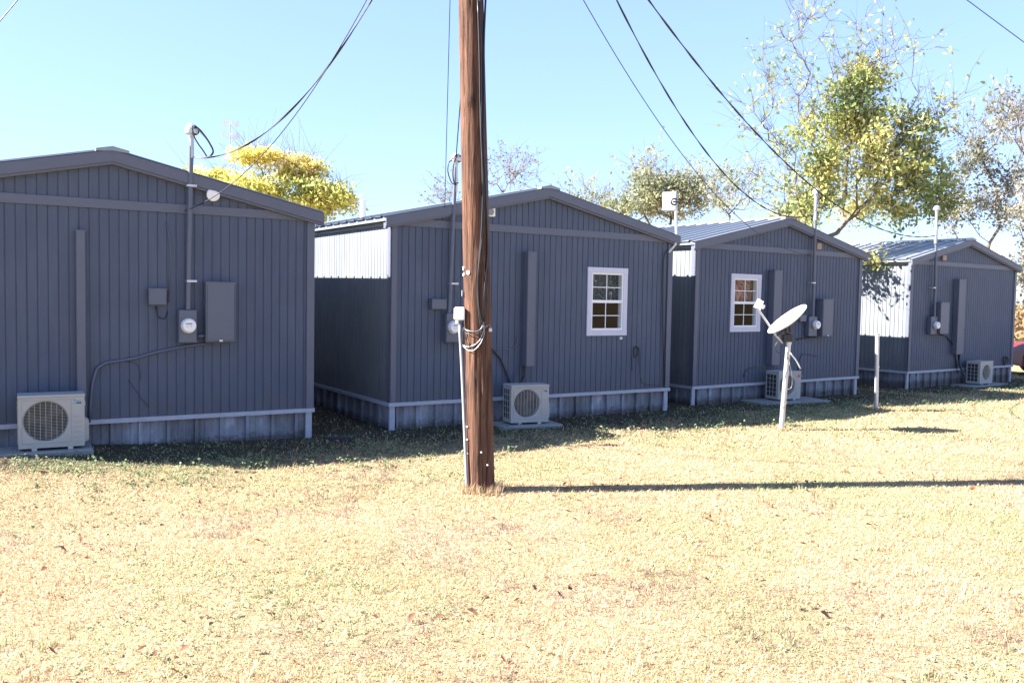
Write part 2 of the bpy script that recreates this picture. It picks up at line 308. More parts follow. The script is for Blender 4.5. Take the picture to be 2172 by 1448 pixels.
def build_house(i, h, label, win=None):
    rnd = random.Random(20+i)
    W, hb, fl, D = h['W'], h['hb'], h['fl'], DEPTH
    ev = fl+hb                       # underside of the trim band
    root = empty('grey_cabin', (h['X'], h['Y'], 0), h['yaw']); tag(root, label, 'cabin', 'row of four grey gabled cabins')
    h['root'] = root
    OV, OVF = .11, .07
    def ru(a): return ev+.055+(W/2+OV-abs(a-W/2))*ROOFSLOPE       # underside of roof deck
    zt = lambda a: ru(a)-.002
    # walls
    mb = MB(); grooved(mb, (0, 0, 0), (1, 0, 0), (0, 1, 0), W, fl, zt, win); mb.build('front_wall', M['siding'], root)
    mb = MB(); grooved(mb, (W, D, 0), (-1, 0, 0), (0, -1, 0), W, fl, zt); mb.build('rear_wall', M['siding'], root)
    ze = lambda a: ev+.07
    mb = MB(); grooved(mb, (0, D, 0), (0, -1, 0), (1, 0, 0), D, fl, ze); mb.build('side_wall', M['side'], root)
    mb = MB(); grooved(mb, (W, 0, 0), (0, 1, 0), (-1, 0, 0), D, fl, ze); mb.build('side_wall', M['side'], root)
    mb = MB(); mb.box(.09, .09, fl-.06, W-.09, D-.09, fl); mb.build('floor', M['dark'], root)
    # trim band, corner boards
    for y0, y1 in ((-.02, -.0015), (D+.0015, D+.02)):
        mb = MB(); mb.box(.001, y0, ev, W-.001, y1, ev+.1); mb.build('trim_band', M['trim'], root)
    for (xa, xb, ya, yb) in ((-.022, .075, -.022, -.0015), (W-.075, W+.022, -.022, -.0015), (-.022, .075, D+.0015, D+.022), (W-.075, W+.022, D+.0015, D+.022)):
        mb = MB(); mb.box(xa, ya, fl+.002, xb, yb, ev-.003)
        if xa < 0: mb.box(-.022, min(ya, yb)+.0, fl+.002, -.0015, .075 if ya < 1 else yb, ev-.003) if ya < 1 else mb.box(-.022, D-.075, fl+.002, -.0015, D+.001, ev-.003)
        else: mb.box(W+.0015, 0.0, fl+.002, W+.022, .075, ev-.003) if ya < 1 else mb.box(W+.0015, D-.075, fl+.002, W+.022, D+.001, ev-.003)
        mb.build('corner_board', M['trim'], root)
    # board under the eaves
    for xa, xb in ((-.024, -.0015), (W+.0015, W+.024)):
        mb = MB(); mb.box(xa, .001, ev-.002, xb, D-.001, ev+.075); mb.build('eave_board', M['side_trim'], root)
    # rake fascia, front and rear, with the smaller moulding below
    for (y0, y1, my0, my1) in ((-OVF-.02, -OVF, -OVF+.001, -.001), (D+OVF, D+OVF+.02, D+.001, D+OVF-.001)):
        mb = MB()
        for s in (-1, 1):
            a0, a1 = W/2, W/2+s*(W/2+OV+.01)
            for (ya, yb, dz0, dz1) in ((y0, y1, -.075, .05), (my0, my1, -.105, -.03)):
                z0, z1 = ru(a0), ru(a1)
                v = [(a0, ya, z0+dz0), (a1, ya, z1+dz0), (a1, ya, z1+dz1), (a0, ya, z0+dz1), (a0, yb, z0+dz0), (a1, yb, z1+dz0), (a1, yb, z1+dz1), (a0, yb, z0+dz1)]
                mb.add(v, [(0, 1, 2, 3), (4, 7, 6, 5), (0, 4, 5, 1), (3, 2, 6, 7), (1, 5, 6, 2)])
        mb.build('rake_fascia', M['trim'], root)
    # ribbed roof
    roof_parts = []
    for s in (-1, 1):
        mb = MB(); y = -OVF-.03; prof = [(y, 0)]
        k = y+.12
        while k < D+OVF:
            prof += [(k-.028, 0), (k-.012, .03), (k+.012, .03), (k+.028, 0), (k+.10, 0), (k+.11, .006), (k+.12, 0), (k+.19, 0), (k+.2, .006), (k+.21, 0)]; k += .305
        prof = [p for p in prof if p[0] < D+OVF+.03]+[(D+OVF+.03, 0)]
        a1 = W/2+s*(W/2+OV+.035); zr, zeave = ru(W/2)+.056, ru(a1)+.056
        for (p, q), (p2, q2) in zip(prof[:-1], prof[1:]):
            mb.quad((W/2, p, zr+q), (W/2, p2, zr+q2), (a1, p2, zeave+q2), (a1, p, zeave+q))
        # deck below
        d0 = -.055
        mb.quad((W/2, -OVF, zr+d0), (a1-s*.03, -OVF, zeave+d0), (a1-s*.03, D+OVF, zeave+d0), (W/2, D+OVF, zr+d0))
        mb.quad((a1-s*.03, -OVF, zeave+d0), (a1-s*.03, D+OVF, zeave+d0), (a1-s*.03, D+OVF, zeave-.006), (a1-s*.03, -OVF, zeave-.006))
        roof_parts.append(mb.build('roof_slope', M['roof'], root))
    mb = MB(); zr = ru(W/2)+.056+.034
    cy0 = -OVF-.035
    for s in (-1, 1):
        w = .17
        mb.add([(W/2, cy0, zr), (W/2+s*w, cy0, zr-w*ROOFSLOPE), (W/2+s*w, D+OVF+.04, zr-w*ROOFSLOPE), (W/2, D+OVF+.04, zr),
                (W/2, cy0, zr-.05), (W/2+s*w, cy0, zr-w*ROOFSLOPE-.03), (W/2+s*w, D+OVF+.04, zr-w*ROOFSLOPE-.03), (W/2, D+OVF+.04, zr-.05)],
               [(0, 1, 2, 3), (0, 4, 5, 1), (1, 5, 6, 2), (2, 6, 7, 3)])
    mb.build('ridge_cap', M['roof'], root)
    # skirting
    mb = MB(); zb = -.25
    ribbed_skirt(mb, (.02, .052, 0), (1, 0, 0), (0, 1, 0), W-.04, zb, fl-.02, rnd)
    mb.build('skirting', M['skirt'], root)
    mb = MB()
    ribbed_skirt(mb, (.05, D-.05, 0), (0, -1, 0), (1, 0, 0), D-.1, zb, fl-.02, rnd)
    mb.build('skirting', M['skirt'], root)
    mb = MB(); ribbed_skirt(mb, (W-.05, .05, 0), (0, 1, 0), (-1, 0, 0), D-.1, zb, fl-.02, rnd); mb.build('skirting', M['skirt'], root)
    mb = MB(); ribbed_skirt(mb, (W-.02, D-.05, 0), (-1, 0, 0), (0, -1, 0), W-.04, zb, fl-.02, rnd); mb.build('skirting', M['skirt'], root)
    mb = MB(); t = .05
    mb.box(-.03, -.035, fl-t, W+.03, .02, fl-.001); mb.box(-.03, D-.02, fl-t, W+.03, D+.035, fl-.001)
    mb.box(-.03, .021, fl-t, .02, D-.021, fl-.001); mb.box(W-.02, .021, fl-t, W+.03, D-.021, fl-.001)
    mb.build('skirting_cap', M['skirt_trim'], root)
    for cx in (0, W):
        mb = MB(); s = 1 if cx == 0 else -1
        mb.box(min(cx-s*.004, cx+s*.075), -.003, zb, max(cx-s*.004, cx+s*.075), .028, fl-t-.001)
        mb.build('skirting_corner', M['skirt_trim'], root)
    return root
def build_window(h, px, cur):
    """px = outer trim rectangle picture corners, glazing rectangle"""
    (u0, v0, u1, v1), = [px]
    a0, z1 = onwall(h, u0, v0, .02); a1, z0 = onwall(h, u1, v1, .02)
    _, z1b = onwall(h, u1, v0+2, .02)
    return a0, a1, z0, z1
wins = {}
for i, px in ((1, (1247.5, 566, 1329, 711)), (2, (1552, 580, 1612, 703))):
    h = HS[i]; a0, a1, z0, z1 = build_window(h, px, None)
    wins[i] = (a0, a1, z0, z1)
LBL = ['leftmost grey cabin, windowless, with a large panel box and a round white vent',
       'grey cabin directly behind the utility pole, with one white framed window',
       'grey gabled cabin behind the satellite dish with a white window showing a rust coloured curtain',
       'farthest grey gabled cabin with leaf shadows on its sunlit side wall, beside the red car']
TR = .085
for i, h in enumerate(HS):
    win = None
    if i in wins:
        a0, a1, z0, z1 = wins[i]; win = (a0+TR, a1-TR, z0+TR, z1-TR)
    build_house(i, h, LBL[i], win)
    if win:
        wr = MB(); a0, a1, z0, z1 = wins[i]
        wr.box(a0, -.024, z1-TR, a1, -.002, z1); wr.box(a0, -.024, z0, a1, -.002, z0+TR-.003)
        wr.box(a0+.002, -.022, z0+TR-.002, a0+TR, -.002, z1-TR-.001); wr.box(a1-TR, -.022, z0+TR-.002, a1-.002, -.002, z1-TR-.001)
        w = wr.build('window', M['white'], h['root'])
        b0, b1, c0, c1 = win; mid = (c0+c1)/2
        fr = MB(); t = .024
        fr.box(b0, -.012, c0, b0+t, .08, c1); fr.box(b1-t, -.012, c0, b1, .08, c1); fr.box(b0+t, -.012, c1-t, b1-t, .08, c1); fr.box(b0+t, -.014, c0, b1-t, .08, c0+t*1.2)
        fr.box(b0+t, .0, mid-.02, b1-t, .05, mid+.025)
        fr.build('frame', M['vinyl'], w)
        for k, (q0, q1, yy) in enumerate(((mid+.025, c1-t, .022), (c0+t*1.2, mid-.02, .038))):
            s = MB(); mu = .006
            xm = (b0+b1)/2; zm = (q0+q1)/2
            s.box(xm-mu, yy-.012, q0, xm+mu, yy-.002, q1); s.box(b0+t, yy-.011, zm-mu, xm-mu, yy-.003, zm+mu); s.box(xm+mu, yy-.011, zm-mu, b1-t, yy-.003, zm+mu)
            s.build('muntin', M['vinyl'], w)
            s = MB(); s.quad((b0+t, yy, q0), (b1-t, yy, q0), (b1-t, yy, q1), (b0+t, yy, q1)); s.build('pane', M['glass'], w)
        cu = MB(); n = 40
        for k in range(n):
            x0_ = b0-.05+(b1-b0+.1)*k/n; x1_ = b0-.05+(b1-b0+.1)*(k+1)/n
            y0_ = .13+.012*math.sin(k*1.1); y1_ = .13+.012*math.sin((k+1)*1.1)
            cu.quad((x0_, y0_, mid-.02), (x1_, y1_, mid-.02), (x1_, y1_, c1+.05), (x0_, y0_, c1+.05))
        cu.build('curtain', M['curtain'] if i == 2 else M['lace'], w)

# fixtures on the house fronts -------------------------------------------------
def arc(c, r, a0, a1, n, fx, fy):
    return [Vector(c)+Vector(fx)*math.cos(a0+(a1-a0)*k/n)*r+Vector(fy)*math.sin(a0+(a1-a0)*k/n)*r for k in range(n+1)]
def meter_set(h, mast_top, mast_bot, head, mbox, meter, straps=()):
    """service mast with weatherhead, meter box with round glass meter"""
    off = .085
    at_, zt_ = onwall(h, *mast_top, off); ab, zb_ = onwall(h, *mast_bot, off)
    a = (at_+ab)/2 if abs(at_-ab) < .12 else ab
    m = MB(); m.tube([(at_, -off, zt_), ((at_+ab)/2, -off, (zt_+zb_)/2), (ab, -off, zb_)], .028, 14)
    mast = m.build('service_mast', M['box'], h['root']); smooth_by_angle(mast)
    e = h['fl']+h['hb']+.05+(h['W']/2-abs(a-h['W']/2))*ROOFSLOPE
    m = MB(); m.tube([(at_, -off, zt_), (at_, -off, e+.25 if zt_ > e+.3 else zt_-.05)], .0295, 14); g = m.build('bare_pipe', M['galv'], mast); smooth_by_angle(g)
    # weatherhead: hood bulging forward over a dark mouth
    m = MB(); n = 10; c = Vector((at_, -off, zt_+.03)); rings = []
    for k in range(n+1):
        th = math.pi*.5*k/n; rings.append((c+Vector((0, -.015*k/n, math.sin(th)*.085)), .07*math.cos(th)+.004))
    m.tube([(at_, -off, zt_-.04), (at_, -off, zt_)], .04, 16)
    m.tube([c-Vector((0, 0, .03))]+[q[0] for q in rings], [.068]+[q[1] for q in rings], 16)
    hd = m.build('weatherhead', M['galv'], mast); smooth_by_angle(hd)
    m = MB(); m.disc((at_+.035, -off-.03, zt_+.035), (.55, -.9, -.35), .05, 20, .018); m.build('cable_mouth', M['dark'], mast)
    for z in straps:
        m = MB(); m.box(at_-.055, -off-.03, z-.012, at_+.055, -.003 if z < e else -off+.02, z+.012); m.build('strap', M['galv'], mast)
    # meter box
    d = .11
    x0, z1 = onwall(h, mbox[0], mbox[1], d); x1, z0 = onwall(h, mbox[2], mbox[3], d)
    m = MB(); m.bbox(x0, -d, z0, x1, -.003, z1, .008); m.box(x0-.006, -d-.004, z0+.01, x1+.006, -d+.02, z0+.018)
    bx = m.build('meter_box', M['box'], h['root'])
    cx, cz = onwall(h, meter[0], meter[1], d+.07); r = meter[2]
    m = MB(); m.tube([(cx, -d+.001, cz), (cx, -d-.025, cz)], r*1.12, 28); m.build('meter_collar', M['galv'], bx)
    m = MB(); m.tube([(cx, -d-.025, cz), (cx, -d-.075, cz), (cx, -d-.085, cz)], [r, r*.97, r*.86], 28); mm = m.build('meter', M['vinyl'], bx); smooth_by_angle(mm)
    m = MB(); y = -d-.0865
    m.box(cx-r*.42, y, cz+r*.22, cx+r*.35, y+.002, cz+r*.42); m.box(cx-r*.65, y, cz+r*.24, cx-r*.5, y+.002, cz+r*.4)
    m.box(cx-r*.45, y, cz-r*.12, cx-r*.15, y+.002, cz-r*.04); m.box(cx+r*.05, y, cz-r*.12, cx+r*.3, y+.002, cz-r*.04)
    m.build('meter_display', M['greyp'], bx)
    return Vector((at_, -off, zt_)), mast
def wall_box(h, px, d, name, mat='box', lip=True):
    x0, z1 = onwall(h, px[0], px[1], d); x1, z0 = onwall(h, px[2], px[3], d)
    m = MB(); m.bbox(x0, -d, z0, x1, -.003, z1, .007)
    if lip:
        m.box(x0-.006, -d-.006, z1-.014, x1+.006, -.01, z1-.002); m.box(x1-.03, -d-.004, z0+.3*(z1-z0), x1-.018, -d+.003, z0+.34*(z1-z0))
    return m.build(name, M[mat], h['root'])
def panel_hardware(h, bx, px, d):
    x0, z1 = onwall(h, px[0], px[1], d); x1, z0 = onwall(h, px[2], px[3], d); w = x1-x0; t = z1-z0
    m = MB(); m.box(x0+.012, -d-.002, z0+.018, x0+.018, -d+.001, z1-.03); m.box(x0+.018, -d-.002, z0+.018, x1-.012, -d+.001, z0+.024); m.box(x1-.018, -d-.002, z0+.024, x1-.012, -d+.001, z1-.03); m.build('door_seam', M['dark2'], bx)
    m = MB(); m.bbox(x0+w/2-.02, -d-.012, z0+.004, x0+w/2+.02, -d, z0+.03, .003); m.build('latch', M['galv'], bx)
def cable_on_wall(h, pts, r, name, mat='black', off=.02, n=6, parent=None):
    P = []
    for q in pts:
        o_ = q[2] if len(q) > 2 else off
        a, z = onwall(h, q[0], q[1], o_); P.append(Vector((a, -o_, z)))
    # soften corners
    Q = [P[0]]
    for k in range(1, len(P)-1):
        Q += [P[k-1].lerp(P[k], .72), P[k-1].lerp(P[k], .9).lerp(P[k].lerp(P[k+1], .1), .5), P[k].lerp(P[k+1], .28)]
    Q.append(P[-1])
    m = MB(); m.tube(Q, r, n); o = m.build(name, M[mat], parent or h['root'], True); return o
H1, H2, H3, H4 = HS
e1, mast1 = meter_set(H1, (406, 284), (399, 656), None, (380, 657, 418, 727), (402, 691, .077), (1.95, 3.05))
panel_hardware(H1, wall_box(H1, (437, 597, 500, 725), .13, 'breaker_panel'), (437, 597, 500, 725), .13)
wall_box(H1, (316, 611, 354, 647), .08, 'junction_box')
wall_box(H1, (161, 487, 184, 905), .07, 'line_cover', 'trim')
cable_on_wall(H1, [(418, 713), (437, 712)], .022, 'conduit_nipple', 'box', .06)
cable_on_wall(H1, [(437, 729, .04), (400, 733), (330, 747), (290, 759), (250, 766), (225, 769), (206, 780), (196, 812), (192, 850), (190, 895)], .015, 'conduit', 'trim', .025, 8)
cable_on_wall(H1, [(352, 470), (362, 520), (358, 640)], .006, 'phone_cable', 'trim', .012)
cable_on_wall(H1, [(262, 765), (290, 770), (300, 790), (297, 805)], .0035, 'phone_cable', 'dark2', .012)
cable_on_wall(H1, [(272, 805), (300, 845), (316, 862)], .0035, 'phone_cable', 'dark2', .012)
cable_on_wall(H1, [(330, 650), (335, 672), (350, 678), (356, 660)], .006, 'phone_cable', 'black', .014)
m = MB(); a, z = onwall(H1, 453, 413, .09); m.tube([(a, -.003, z), (a, -.06, z), (a, -.08, z), (a, -.09, z)], [.06, .075, .075, .055], 24); o = m.build('round_vent', M['vinyl'], H1['root']); smooth_by_angle(o)

e2, mast2 = meter_set(H2, (967, 342), (953, 664), None, (948, 664, 981, 726), (966, 694, .08), (2.0,))
wall_box(H2, (917, 634, 948, 656), .1, 'junction_box')
wall_box(H2, (1121, 533, 1134, 777), .13, 'line_cover', 'trim')
cable_on_wall(H2, [(1040, 737, .03), (1062, 760), (1074, 790), (1086, 825)], .014, 'conduit', 'black', .03, 8)
cable_on_wall(H2, [(975, 738), (1085, 741), (1095, 731), (1097, 715)], .006, 'phone_cable', 'trim', .012)
cable_on_wall(H2, [(1112, 776, .08), (1114, 795, .1), (1106, 812, .2), (1103, 830, .28)], .018, 'refrigerant_line', 'black', .05, 8)
cable_on_wall(H2, [(1109, 776, .08), (1108, 800, .1), (1101, 822, .2)], .014, 'refrigerant_line', 'black', .05, 8)
# gable flood lamp box
wall_box(H2, (1034, 438, 1051, 460), .05, 'gable_vent', 'vinyl', False)
m = MB(); a, z = onwall(H2, 1041.5, 449, .06); m.tube([(a, -.052, z), (a, -.062, z)], .05, 20); m.build('vent_hole', M['greyp'], H2['root'])
m = MB(); a, z = onwall(H2, 1318, 717, .002); m.poly([(a-.035, -.0025, z+.02), (a-.03, -.0025, z-.022), (a+.01, -.0025, z-.02), (a+.03, -.0025, z+.006), (a+.01, -.0025, z+.022)]); m.build('paint_smear', M['white'], H2['root'])
# coiled cable
a, z = onwall(H2, 1348, 745, .02); m = MB()
for k in range(3): m.tube(arc((a+.006*k, -.02-.008*k, z-.005*k), .062+.005*k, 0, 2*math.pi, 22, (.8, 0, 0), (0, 0, 1.25)), .005, 5, False)
m.build('cable_coil', M['black'], H2['root'])
cable_on_wall(H2, [(1356, 755), (1358, 800), (1364, 815), (1412, 818)], .004, 'phone_cable', 'dark2', .012)
cable_on_wall(H2, [(1340, 757), (1341, 785)], .005, 'phone_cable', 'black', .012)
cable_on_wall(H2, [(1416, 530, .03), (1407, 545), (1406, 680), (1409, 815)], .011, 'antenna_cable', 'black', .03)

e3, mast3 = meter_set(H3, (1731, 412), (1724, 674), None, (1717, 671, 1733, 713), (1735, 689, .08), (2.2,))
panel_hardware(H3, wall_box(H3, (1747, 634, 1767, 713), .17, 'breaker_panel'), (1747, 634, 1767, 713), .17)
wall_box(H3, (1698, 668, 1711, 682), .08, 'junction_box')
wall_box(H3, (1644, 573, 1654, 774), .15, 'line_cover', 'trim')
wall_box(H3, (1734, 515, 1743, 530), .05, 'gable_vent', 'brownp', False)
cable_on_wall(H3, [(1735, 714), (1700, 718), (1690, 720)], .012, 'conduit', 'black', .03)
cable_on_wall(H3, [(1640, 779), (1590, 779), (1580, 788), (1577, 800)], .006, 'phone_cable', 'black', .012)
cable_on_wall(H3, [(1735, 755), (1702, 750), (1696, 760), (1690, 800)], .006, 'phone_cable', 'black', .012)

e4, mast4 = meter_set(H4, (1987, 446), (1982, 672), None, (1976, 671, 1988, 709), (1990, 690, .08), (2.2,))
wall_box(H4, (1997, 641, 2012, 708), .17, 'breaker_panel')
wall_box(H4, (2036, 592, 2043, 751), .14, 'line_cover', 'trim')
wall_box(H4, (2001, 541, 2008, 553), .05, 'gable_vent', 'brownp', False)
cable_on_wall(H4, [(1996, 710), (2008, 712), (2020, 728), (2026, 748), (2030, 790)], .014, 'conduit', 'black', .03)
cable_on_wall(H4, [(2034, 752, .06), (2036, 775, .1), (2046, 798, .3)], .028, 'refrigerant_line', 'black', .05, 8)
a, z = onwall(H4, 2130, 763, .02); m = MB()
for k in range(3): m.tube(arc((a+.02*k, -.03-.01*k, z-.01*k), .09+.01*k, 0, 2*math.pi, 20, (1, 0, 0), (0, 0, 1)), .008, 5, False)
m.build('cable_coil', M['black'], H4['root'])

# plumbing vents standing up from behind the roofs
m = MB(); p = toworld(H2, .35, 3.6, 0); q = at(770, 440, p.y); loc = tolocal(H2, q)
m.tube([(loc.x, loc.y, loc.z-.9), (loc.x, loc.y, loc.z+.12)], .05, 14); o = m.build('vent_pipe', M['vinyl'], H2['root']); smooth_by_angle(o)

# small roof dish at the right corner of the farthest house
def mini_dish(pos):
    t = empty('satellite_dish', pos)
    tag(t, 'small white satellite dish on the eave at the right of the farthest cabin', 'satellite dish')
    m = MB(); n = 24; rings = 5; c = Vector((0, 0, .2)); nm = Vector((-.5, -.55, .66)).normalized(); ux = nm.orthogonal().normalized(); uy = nm.cross(ux)
    vv = [c]; ff = []
    for r_ in range(1, rings+1):
        for k in range(n):
            a = 2*math.pi*k/n; rr = .32*r_/rings; vv.append(c+ux*math.cos(a)*rr+uy*math.sin(a)*rr*.9+nm*.06*(r_/rings)**2)
    for k in range(n): ff.append((0, 1+k, 1+(k+1) % n))
    for r_ in range(rings-1):
        for k in range(n): ff.append((1+r_*n+k, 1+(r_+1)*n+k, 1+(r_+1)*n+(k+1) % n, 1+r_*n+(k+1) % n))
    m.add(vv, ff); o = m.build('reflector', M['dish'], t, True); o.modifiers.new('th', 'SOLIDIFY').thickness = .008
    m = MB(); m.tube([(0, 0, -.3), (0, 0, .1), c], .02, 10); m.build('mast', M['galv'], t)
    m = MB(); m.tube([c-uy*.25, c+nm*.35-uy*.05], .01, 6); m.bbox(*(c+nm*.35-uy*.05-Vector((.03, .03, .03))), *(c+nm*.35-uy*.05+Vector((.03, .03, .03)))); m.build('feed_arm', M['galv'], t)
pd = toworld(H4, H4['W']+.12, .6, H4['fl']+H4['hb']+.15)
mini_dish(pd)

# ------------------------------------------------------------------ ground and grass
def ghn(x, y): return gz(x, y)
xs = np.concatenate([[-900, -300, -120, -60, -35, -22], np.arange(-14, 22.01, .16), [26, 32, 40, 60, 120, 300, 900]])
ys = np.concatenate([[-300, -80, -30, -12], np.arange(-2, 27.01, .16), [30, 34, 40, 60, 100, 200, 500, 1500]])
def bump(x, y):
    near = max(0, min(1, (27-y)/3))*max(0, min(1, (22-x)/2))*max(0, min(1, (x+14)/2))
    return near*(.016*noise.noise((x*.8, y*.8, 0))+.008*noise.noise((x*2.7, y*2.7, 4)))
gv = []; 
for y in ys:
    for x in xs: gv.append((float(x), float(y), gz(x, y)+bump(x, y)))
nx_ = len(xs); gf = [(j*nx_+i, j*nx_+i+1, (j+1)*nx_+i+1, (j+1)*nx_+i) for j in range(len(ys)-1) for i in range(nx_-1)]
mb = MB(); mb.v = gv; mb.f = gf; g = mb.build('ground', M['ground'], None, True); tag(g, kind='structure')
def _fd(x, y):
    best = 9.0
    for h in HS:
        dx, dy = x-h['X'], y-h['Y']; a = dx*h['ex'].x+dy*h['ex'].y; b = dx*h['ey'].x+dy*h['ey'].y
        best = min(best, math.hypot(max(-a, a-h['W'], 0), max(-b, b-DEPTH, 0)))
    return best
_at = g.data.attributes.new('painted_shade', 'FLOAT', 'POINT'); _at.data.foreach_set('value', [max(0, min(1, 1.9-_fd(v[0], v[1])-.5*noise.noise((v[0]*1.5, v[1]*1.5, 2)))) for v in gv])  # painted shade, fullest at the cabin walls and fading outward with a noisy edge
XI = list(xs); 
GZ = np.array([v[2] for v in gv]).reshape(len(ys), nx_)
def gsample(x, y):
    i = np.clip(np.searchsorted(xs, x)-1, 0, nx_-2); j = np.clip(np.searchsorted(ys, y)-1, 0, len(ys)-2)
    tx = (x-xs[i])/(xs[i+1]-xs[i]); ty = (y-ys[j])/(ys[j+1]-ys[j])
    return GZ[j, i]*(1-tx)*(1-ty)+GZ[j, i+1]*tx*(1-ty)+GZ[j+1, i]*(1-tx)*ty+GZ[j+1, i+1]*tx*ty
# smooth value noise in numpy
def vnoise(x, y, s, seed):
    r_ = np.random.default_rng(seed); T = r_.random((256, 256)); X = x*s+1000; Y = y*s+1000
    i = np.floor(X).astype(int); j = np.floor(Y).astype(int); fx = X-i; fy = Y-j; fx = fx*fx*(3-2*fx); fy = fy*fy*(3-2*fy)
    t = lambda a, b: T[a % 256, b % 256]
    return t(i, j)*(1-fx)*(1-fy)+t(i+1, j)*fx*(1-fy)+t(i, j+1)*(1-fx)*fy+t(i+1, j+1)*fx*fy
def fbm(x, y, s, seed): return .5*vnoise(x, y, s, seed)+.3*vnoise(x, y, s*2.1, seed+1)+.2*vnoise(x, y, s*4.3, seed+2)
def outside(x, y, pad=.03):
    ok = np.ones(len(x), bool)
    for h in HS:
        dx, dy = x-h['X'], y-h['Y']; a = dx*h['ex'].x+dy*h['ex'].y; b = dx*h['ey'].x+dy*h['ey'].y
        ok &= ~((a > -pad) & (a < h['W']+pad) & (b > -pad) & (b < DEPTH+pad))
    return ok
def scatter(y0, y1, dens, slack=1.9):
    # ground strip wide enough to run past both sides of the picture
    n = int((y1-y0)*((y0+y1)/2*1.25+2*slack)*dens)
    y = rng.uniform(y0, y1, n); x = rng.uniform(-1, 1, n)*(y*.63+slack)
    ok = outside(x, y); return x[ok], y[ok]
def mesh_np(name, V, F4, F3, tint, mat, kind='stuff', label=None, cat=None):
    me = bpy.data.meshes.new(name); nv = len(V)
    n4, n3 = len(F4), len(F3)
    me.vertices.add(nv); me.vertices.foreach_set('co', V.astype(np.float32).ravel())
    loops = np.concatenate([F4.ravel(), F3.ravel()]) if n3 else F4.ravel()
    me.loops.add(len(loops)); me.loops.foreach_set('vertex_index', loops.astype(np.int32))
    me.polygons.add(n4+n3); st = np.concatenate([np.arange(n4)*4, n4*4+np.arange(n3)*3]); me.polygons.foreach_set('loop_start', st.astype(np.int32))
    me.update(calc_edges=True)
    at_ = me.attributes.new('tint', 'FLOAT_COLOR', 'POINT'); c = np.ones((nv, 4), np.float32); c[:, :3] = tint; at_.data.foreach_set('color', c.ravel())
    me.materials.append(mat); o = bpy.data.objects.new(name, me); col.objects.link(o)
    tag(o, label, cat, kind=kind) if kind else None
    return o
def blades(x, y, hmin, hmax, wid, lean, pal):
    n = len(x); z = gsample(x, y)-.004
    L_ = rng.uniform(hmin, hmax, n); az = rng.uniform(0, 2*np.pi, n); th = rng.uniform(lean[0], lean[1], n); w = rng.uniform(.7, 1.3, n)*wid
    dx, dy = np.cos(az), np.sin(az); px_, py_ = -dy, dx
    b = np.stack([x, y, z], 1); side = np.stack([px_, py_, 0*px_], 1)*w[:, None]*.5
    mid = b+np.stack([dx*np.sin(th*.6)*L_*.55, dy*np.sin(th*.6)*L_*.55, np.cos(th*.6)*L_*.55], 1)
    th2 = np.minimum(th*1.35, 1.75)
    tip = mid+np.stack([dx*np.sin(th2)*L_*.5, dy*np.sin(th2)*L_*.5, np.cos(th2)*L_*.5], 1)
    V = np.stack([b-side, b+side, mid+side*.8, mid-side*.8, tip], 1).reshape(-1, 3); k = np.arange(n)*5
    F4 = np.stack([k, k+1, k+2, k+3], 1); F3 = np.stack([k+3, k+2, k+4], 1)
    return V, F4, F3, np.repeat(pal, 5, 0)
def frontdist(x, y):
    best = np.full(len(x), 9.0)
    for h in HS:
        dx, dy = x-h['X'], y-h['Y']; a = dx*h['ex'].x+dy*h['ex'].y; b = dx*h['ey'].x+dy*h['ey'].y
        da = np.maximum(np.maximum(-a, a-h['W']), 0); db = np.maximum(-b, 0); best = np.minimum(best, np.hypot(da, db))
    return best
def grass_palette(x, y):
    n = len(x); g_ = fbm(x, y, .55, 3); d_ = fbm(x, y, 1.3, 33)
    base = np.array([.53, .37, .22])[None]*np.ones((n, 1)); br = np.array([.34, .22, .13]); green = np.array([.38, .37, .19]); pale = np.array([.58, .435, .29])
    r_ = rng.random(n)
    left = np.clip((-x+1)/7, 0, 1)*.14+np.clip((y-8.5)/4, 0, 1)*.14
    pg = np.clip((g_-.48)*3.4, 0, .7)+left+.04
    c = base.copy(); c[r_ < .35] = pale; c[(r_ > .35) & (r_ < .47)] = br
    isg = rng.random(n) < pg; c[isg] = green
    isd = (rng.random(n) < np.clip((d_-.54)*6, 0, .8)) & ~isg; c[isd] = np.array([.25, .175, .14])
    dd = frontdist(x, y); sh = (rng.random(n) < np.clip(1.5-dd, 0, .75)); c[sh] = np.array([.11, .12, .06])  # blades close to the cabins get their shade as a dark green tint
    return c*rng.uniform(.75, 1.15, (n, 1))
parts = []
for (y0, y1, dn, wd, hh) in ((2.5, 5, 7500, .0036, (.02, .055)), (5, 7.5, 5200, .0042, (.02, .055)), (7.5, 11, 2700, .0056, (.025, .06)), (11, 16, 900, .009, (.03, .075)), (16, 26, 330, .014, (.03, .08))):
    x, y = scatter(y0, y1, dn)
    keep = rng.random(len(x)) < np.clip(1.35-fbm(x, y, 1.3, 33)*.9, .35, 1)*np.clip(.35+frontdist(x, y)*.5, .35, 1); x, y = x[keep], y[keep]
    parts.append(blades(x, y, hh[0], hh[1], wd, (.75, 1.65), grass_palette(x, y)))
for (u_, v_, r_, n__, hh_) in ((1020, 1046, .15, 420, .13), (1657, 912, .07, 160, .10), (1859, 871, .06, 140, .10)):
    q_ = ground(u_, v_); an__ = rng.uniform(0, 6.28, n__); rr_ = r_+np.abs(rng.normal(0, .05, n__)); x = q_.x+np.cos(an__)*rr_; y = q_.y+(.12 if r_ > .1 else .0)+np.sin(an__)*rr_
    parts.append(blades(x, y, .05, hh_, .006, (.1, .8), grass_palette(x, y)))
x, y = scatter(3, 12, 45); k = rng.random(len(x)) < np.clip((fbm(x, y, 2.2, 50)-.5)*5, .03, 1); x, y = x[k], y[k]   # taller tufts
